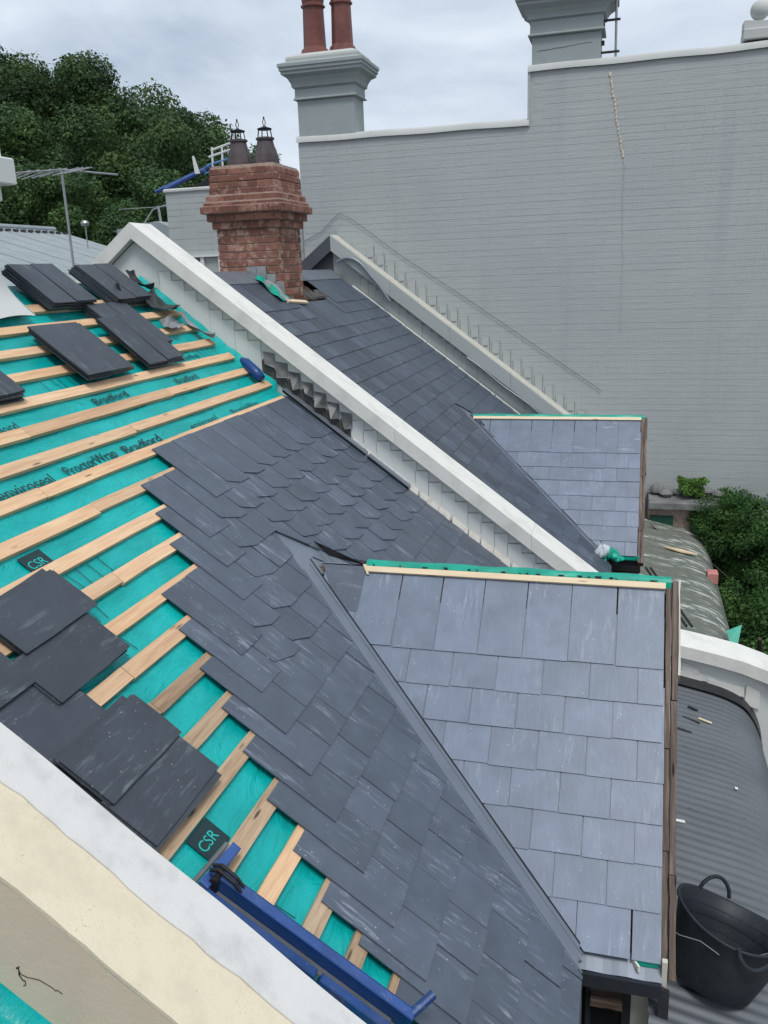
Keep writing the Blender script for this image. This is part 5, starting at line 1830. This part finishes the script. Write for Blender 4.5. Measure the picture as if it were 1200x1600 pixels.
def crown_lobes(seed, R_, H, n, lo=.20, hi=.42):
    r = random.Random(seed); out = []
    for i in range(n):
        a = r.uniform(0, 2 * math.pi); z = r.uniform(-.5, .55); q = math.sqrt(max(0, 1 - z * z)) * r.uniform(.35, .85)
        out.append((R_ * q * math.cos(a), R_ * q * math.sin(a), H * z, R_ * r.uniform(lo, hi)))
    out.append((0, 0, 0, R_ * .6))
    return out
TREE = []
for v in range(4):
    TREE.append(leaves('crown', M['leaf_tree'], 10 + v, crown_lobes(20 + v, 3.6, 3.4, 26, .16, .42), 62000, 0.14, .8, .05))
def limb_mesh(seed, h, r0, spread):
    rl = random.Random(seed); q = MB()
    q.tube([(0, 0, 0), (.1, 0, h * .4), (0, .1, h * .75), (.1, 0, h)], [r0, r0 * .8, r0 * .55, r0 * .25], 8)
    for i in range(7):
        a = rl.uniform(0, 6.28); z0_ = h * rl.uniform(.4, .8); l = spread * rl.uniform(.6, 1)
        q.tube([(0, 0, z0_), (l * .5 * math.cos(a), l * .5 * math.sin(a), z0_ + l * .35), (l * math.cos(a), l * math.sin(a), z0_ + l * .8)], [r0 * .35, r0 * .22, r0 * .08], 6)
    return mesh_from('trunk', q.V, q.F, M['bark'])
TRUNK = [limb_mesh(3, 7.0, .26, 3.0), limb_mesh(4, 6.0, .22, 2.6)]
# crowns as (x, y, z of crown centre, scale, how it reads)
trees = [
 (-30.5, 40, 8.3, 1.15, 'tall dark tree whose crown leaves the frame at the top left'),
 (-27.6, 39, 8.2, 1.10, 'highest tree of the wood, its crown topping the skyline left'),
 (-25.4, 41, 6.6, 1.10, 'broad dark tree on the skyline right of the highest crown'),
 (-21.9, 40, 5.3, 1.0, 'rounded tree half way down the sloping skyline'),
 (-20.3, 42, 4.3, 1.0, 'lower skyline tree above the blue ladders'),
 (-18.6, 41, 2.5, .85, 'small skyline tree just left of the brick chimney pots'),
 (-31.5, 36, 4.9, 1.20, 'dark tree in the second row against the left edge'),
 (-27.5, 35, 5.0, 1.05, 'second row tree under the highest crown'),
 (-23.6, 35, 4.3, 1.05, 'lit second row tree in the middle of the wood'),
 (-19.6, 36, 3.4, 1.05, 'second row tree above the low wing wall'),
 (-26.5, 31, 2.9, .85, 'lower front tree behind the antenna boom'),
 (-22.9, 31, 2.2, .85, 'bright front tree right of the antenna pole'),
 (-19.2, 31.5, 1.9, .85, 'front tree rising over the white gable apex'),
 (-29.5, 30.5, 1.2, .85, 'front tree above the corrugated roof at the left edge'),
 (-24.6, 28.5, .2, .70, 'small low tree just above the corrugated roof ridge'),
 (-17.4, 34.5, .8, .85, 'dark low tree behind the wing wall'),
 (-12.55, 35, 2.2, .42, 'small tree glimpsed between brick chimney and tall wall'),
]
for i, (x, y, z, sc, lab) in enumerate(trees):
    zg = hill_z(x, y)
    root = empty('hill_tree', (x, y, zg), lab, 'tree', 'trees on the hillside')
    f = Matrix.Translation(Vector((x, y, z))) @ Matrix.Rotation(i * 1.7, 4, 'Z') @ Matrix.Scale(sc, 4)
    link('crown', TREE[i % 4], root, f)
    ht = max(2.0, z - zg + 1)
    link('trunk', TRUNK[i % 2], root, Matrix.Translation(Vector((x, y, zg))) @ Matrix.Scale(ht / 7.0, 4))

# ================================================================== GARDEN SHRUBS AT RIGHT
SH = [leaves('foliage', M['leaf_shrub'], 40 + v, crown_lobes(60 + v, 1.0, 1.0, 40, .12, .34), 36000, 0.05, .9, .08) for v in range(3)]
SB = leaves('foliage', M['leaf_bright'], 50, crown_lobes(71, .5, .4, 8), 4000, 0.06, .8)
STEM = limb_mesh(9, 2.6, .05, .9)
shrubs = [
 (1.25, 11.9, -3.35, .50, 0, 'shrub nearest the tall wall, growing over its foot'),
 (1.7, 11.5, -3.35, .66, 1, 'tall dense shrub against the grey wall right of the veranda'),
 (2.35, 11.2, -3.75, .85, 2, 'large dark shrub cut by the right edge of the frame'),
 (1.85, 10.4, -4.25, .80, 0, 'deep shaded shrub below the pinkish brick lump'),
 (2.05, 9.4, -4.75, .90, 1, 'shrub beside the bare branch at the veranda edge'),
 (1.50, 11.0, -4.35, .55, 2, 'small shrub hugging the far veranda gutter'),
 (2.15, 8.3, -5.0, .85, 0, 'dark shrub behind the teal scrap of film'),
 (2.9, 9.3, -4.9, 1.0, 2, 'wide dark shrub low at the right edge'),
 (2.7, 10.7, -5.0, 1.1, 2, 'broad shrub mass in the shade at the right edge'),
 (1.55, 11.65, -3.95, .5, 1, 'compact shrub between the veranda gutter and the wall shrub'),
 (1.75, 9.9, -5.2, .8, 0, 'shrub filling the gap beneath the green veranda edge'),
 (2.2, 7.4, -5.5, .85, 1, 'lowest dark shrub under the curved white coping'),
]
for (x, y, z, sc, v, lab) in shrubs:
    root = empty('garden_shrub', (x, y, GROUND), lab, 'shrub', 'shrubs in the front garden')
    link('foliage', SH[v], root, Matrix.Translation(Vector((x, y, z))) @ Matrix.Rotation(v * 2.1 + x, 4, 'Z') @ Matrix.Scale(sc, 4))
    link('stem', STEM, root, Matrix.Translation(Vector((x, y, GROUND))) @ Matrix.Scale(max(.6, (z - GROUND) / 2.6), 4))
root = empty('garden_shrub', (0.75, 11.9, -4), 'small bright green plant on the wall ledge beside grey stones', 'shrub', 'shrubs in the front garden')
link('foliage', SB, root, Matrix.Translation(Vector((.88, 12.0, -2.98))) @ Matrix.Scale(.55, 4))
# ledge with stones at the foot of the tall wall
LG = empty('wall_ledge', (.8, 12.0, GROUND), 'grey ledge with loose stones at the foot of the tall wall', 'ledge')
q = MB(); q.box(.33, 1.5, 11.72, 12.44, -3.22, -3.12, bevel=.01); q.build('ledge_slab', M['stone'], LG)
q = MB(); q.box(.33, 1.4, 11.85, 12.44, GROUND, -3.22); q.build('ledge_wall', M['brick_mortar'], LG)
q = MB(); q.box(.36, .66, 11.80, 11.84, -3.50, -3.33); q.build('green_panel', M['green_paint'], LG)
for (x, y, r, lb) in ((.45, 12.2, .11, 'largest rounded grey stone at the left end of the ledge'), (.56, 12.05, .08, 'grey stone in front of the largest one on the ledge'), (.72, 12.15, .07, 'small grey stone just left of the bright green plant'), (1.1, 12.2, .09, 'grey stone just right of the bright green plant'), (1.25, 12.1, .07, 'small grey stone at the right end of the ledge')):
    q = MB()
    pr_ = [rnd.uniform(.8, 1.2) for _ in range(9)]
    q.lathe([(r * math.sin(math.pi * i / 8) * pr_[i] + .003, r * .7 * (1 - math.cos(math.pi * i / 8))) for i in range(9)], 9, (x, y, -3.125))
    tag(q.build('loose_stone', M['stone']), lb, 'stone', 'stones on the wall ledge')
# trunk of a climbing plant and fence post among the shrubs
q = MB(); q.tube([(1.35, 9.6, -5.2), (1.30, 9.2, -4.4), (1.42, 8.9, -3.9), (1.38, 8.7, -3.7)], [.06, .045, .03, .02], 7)
tag(q.build('dead_branch', M['bark']), 'bare brown branch leaning beside the far veranda edge', 'branch')
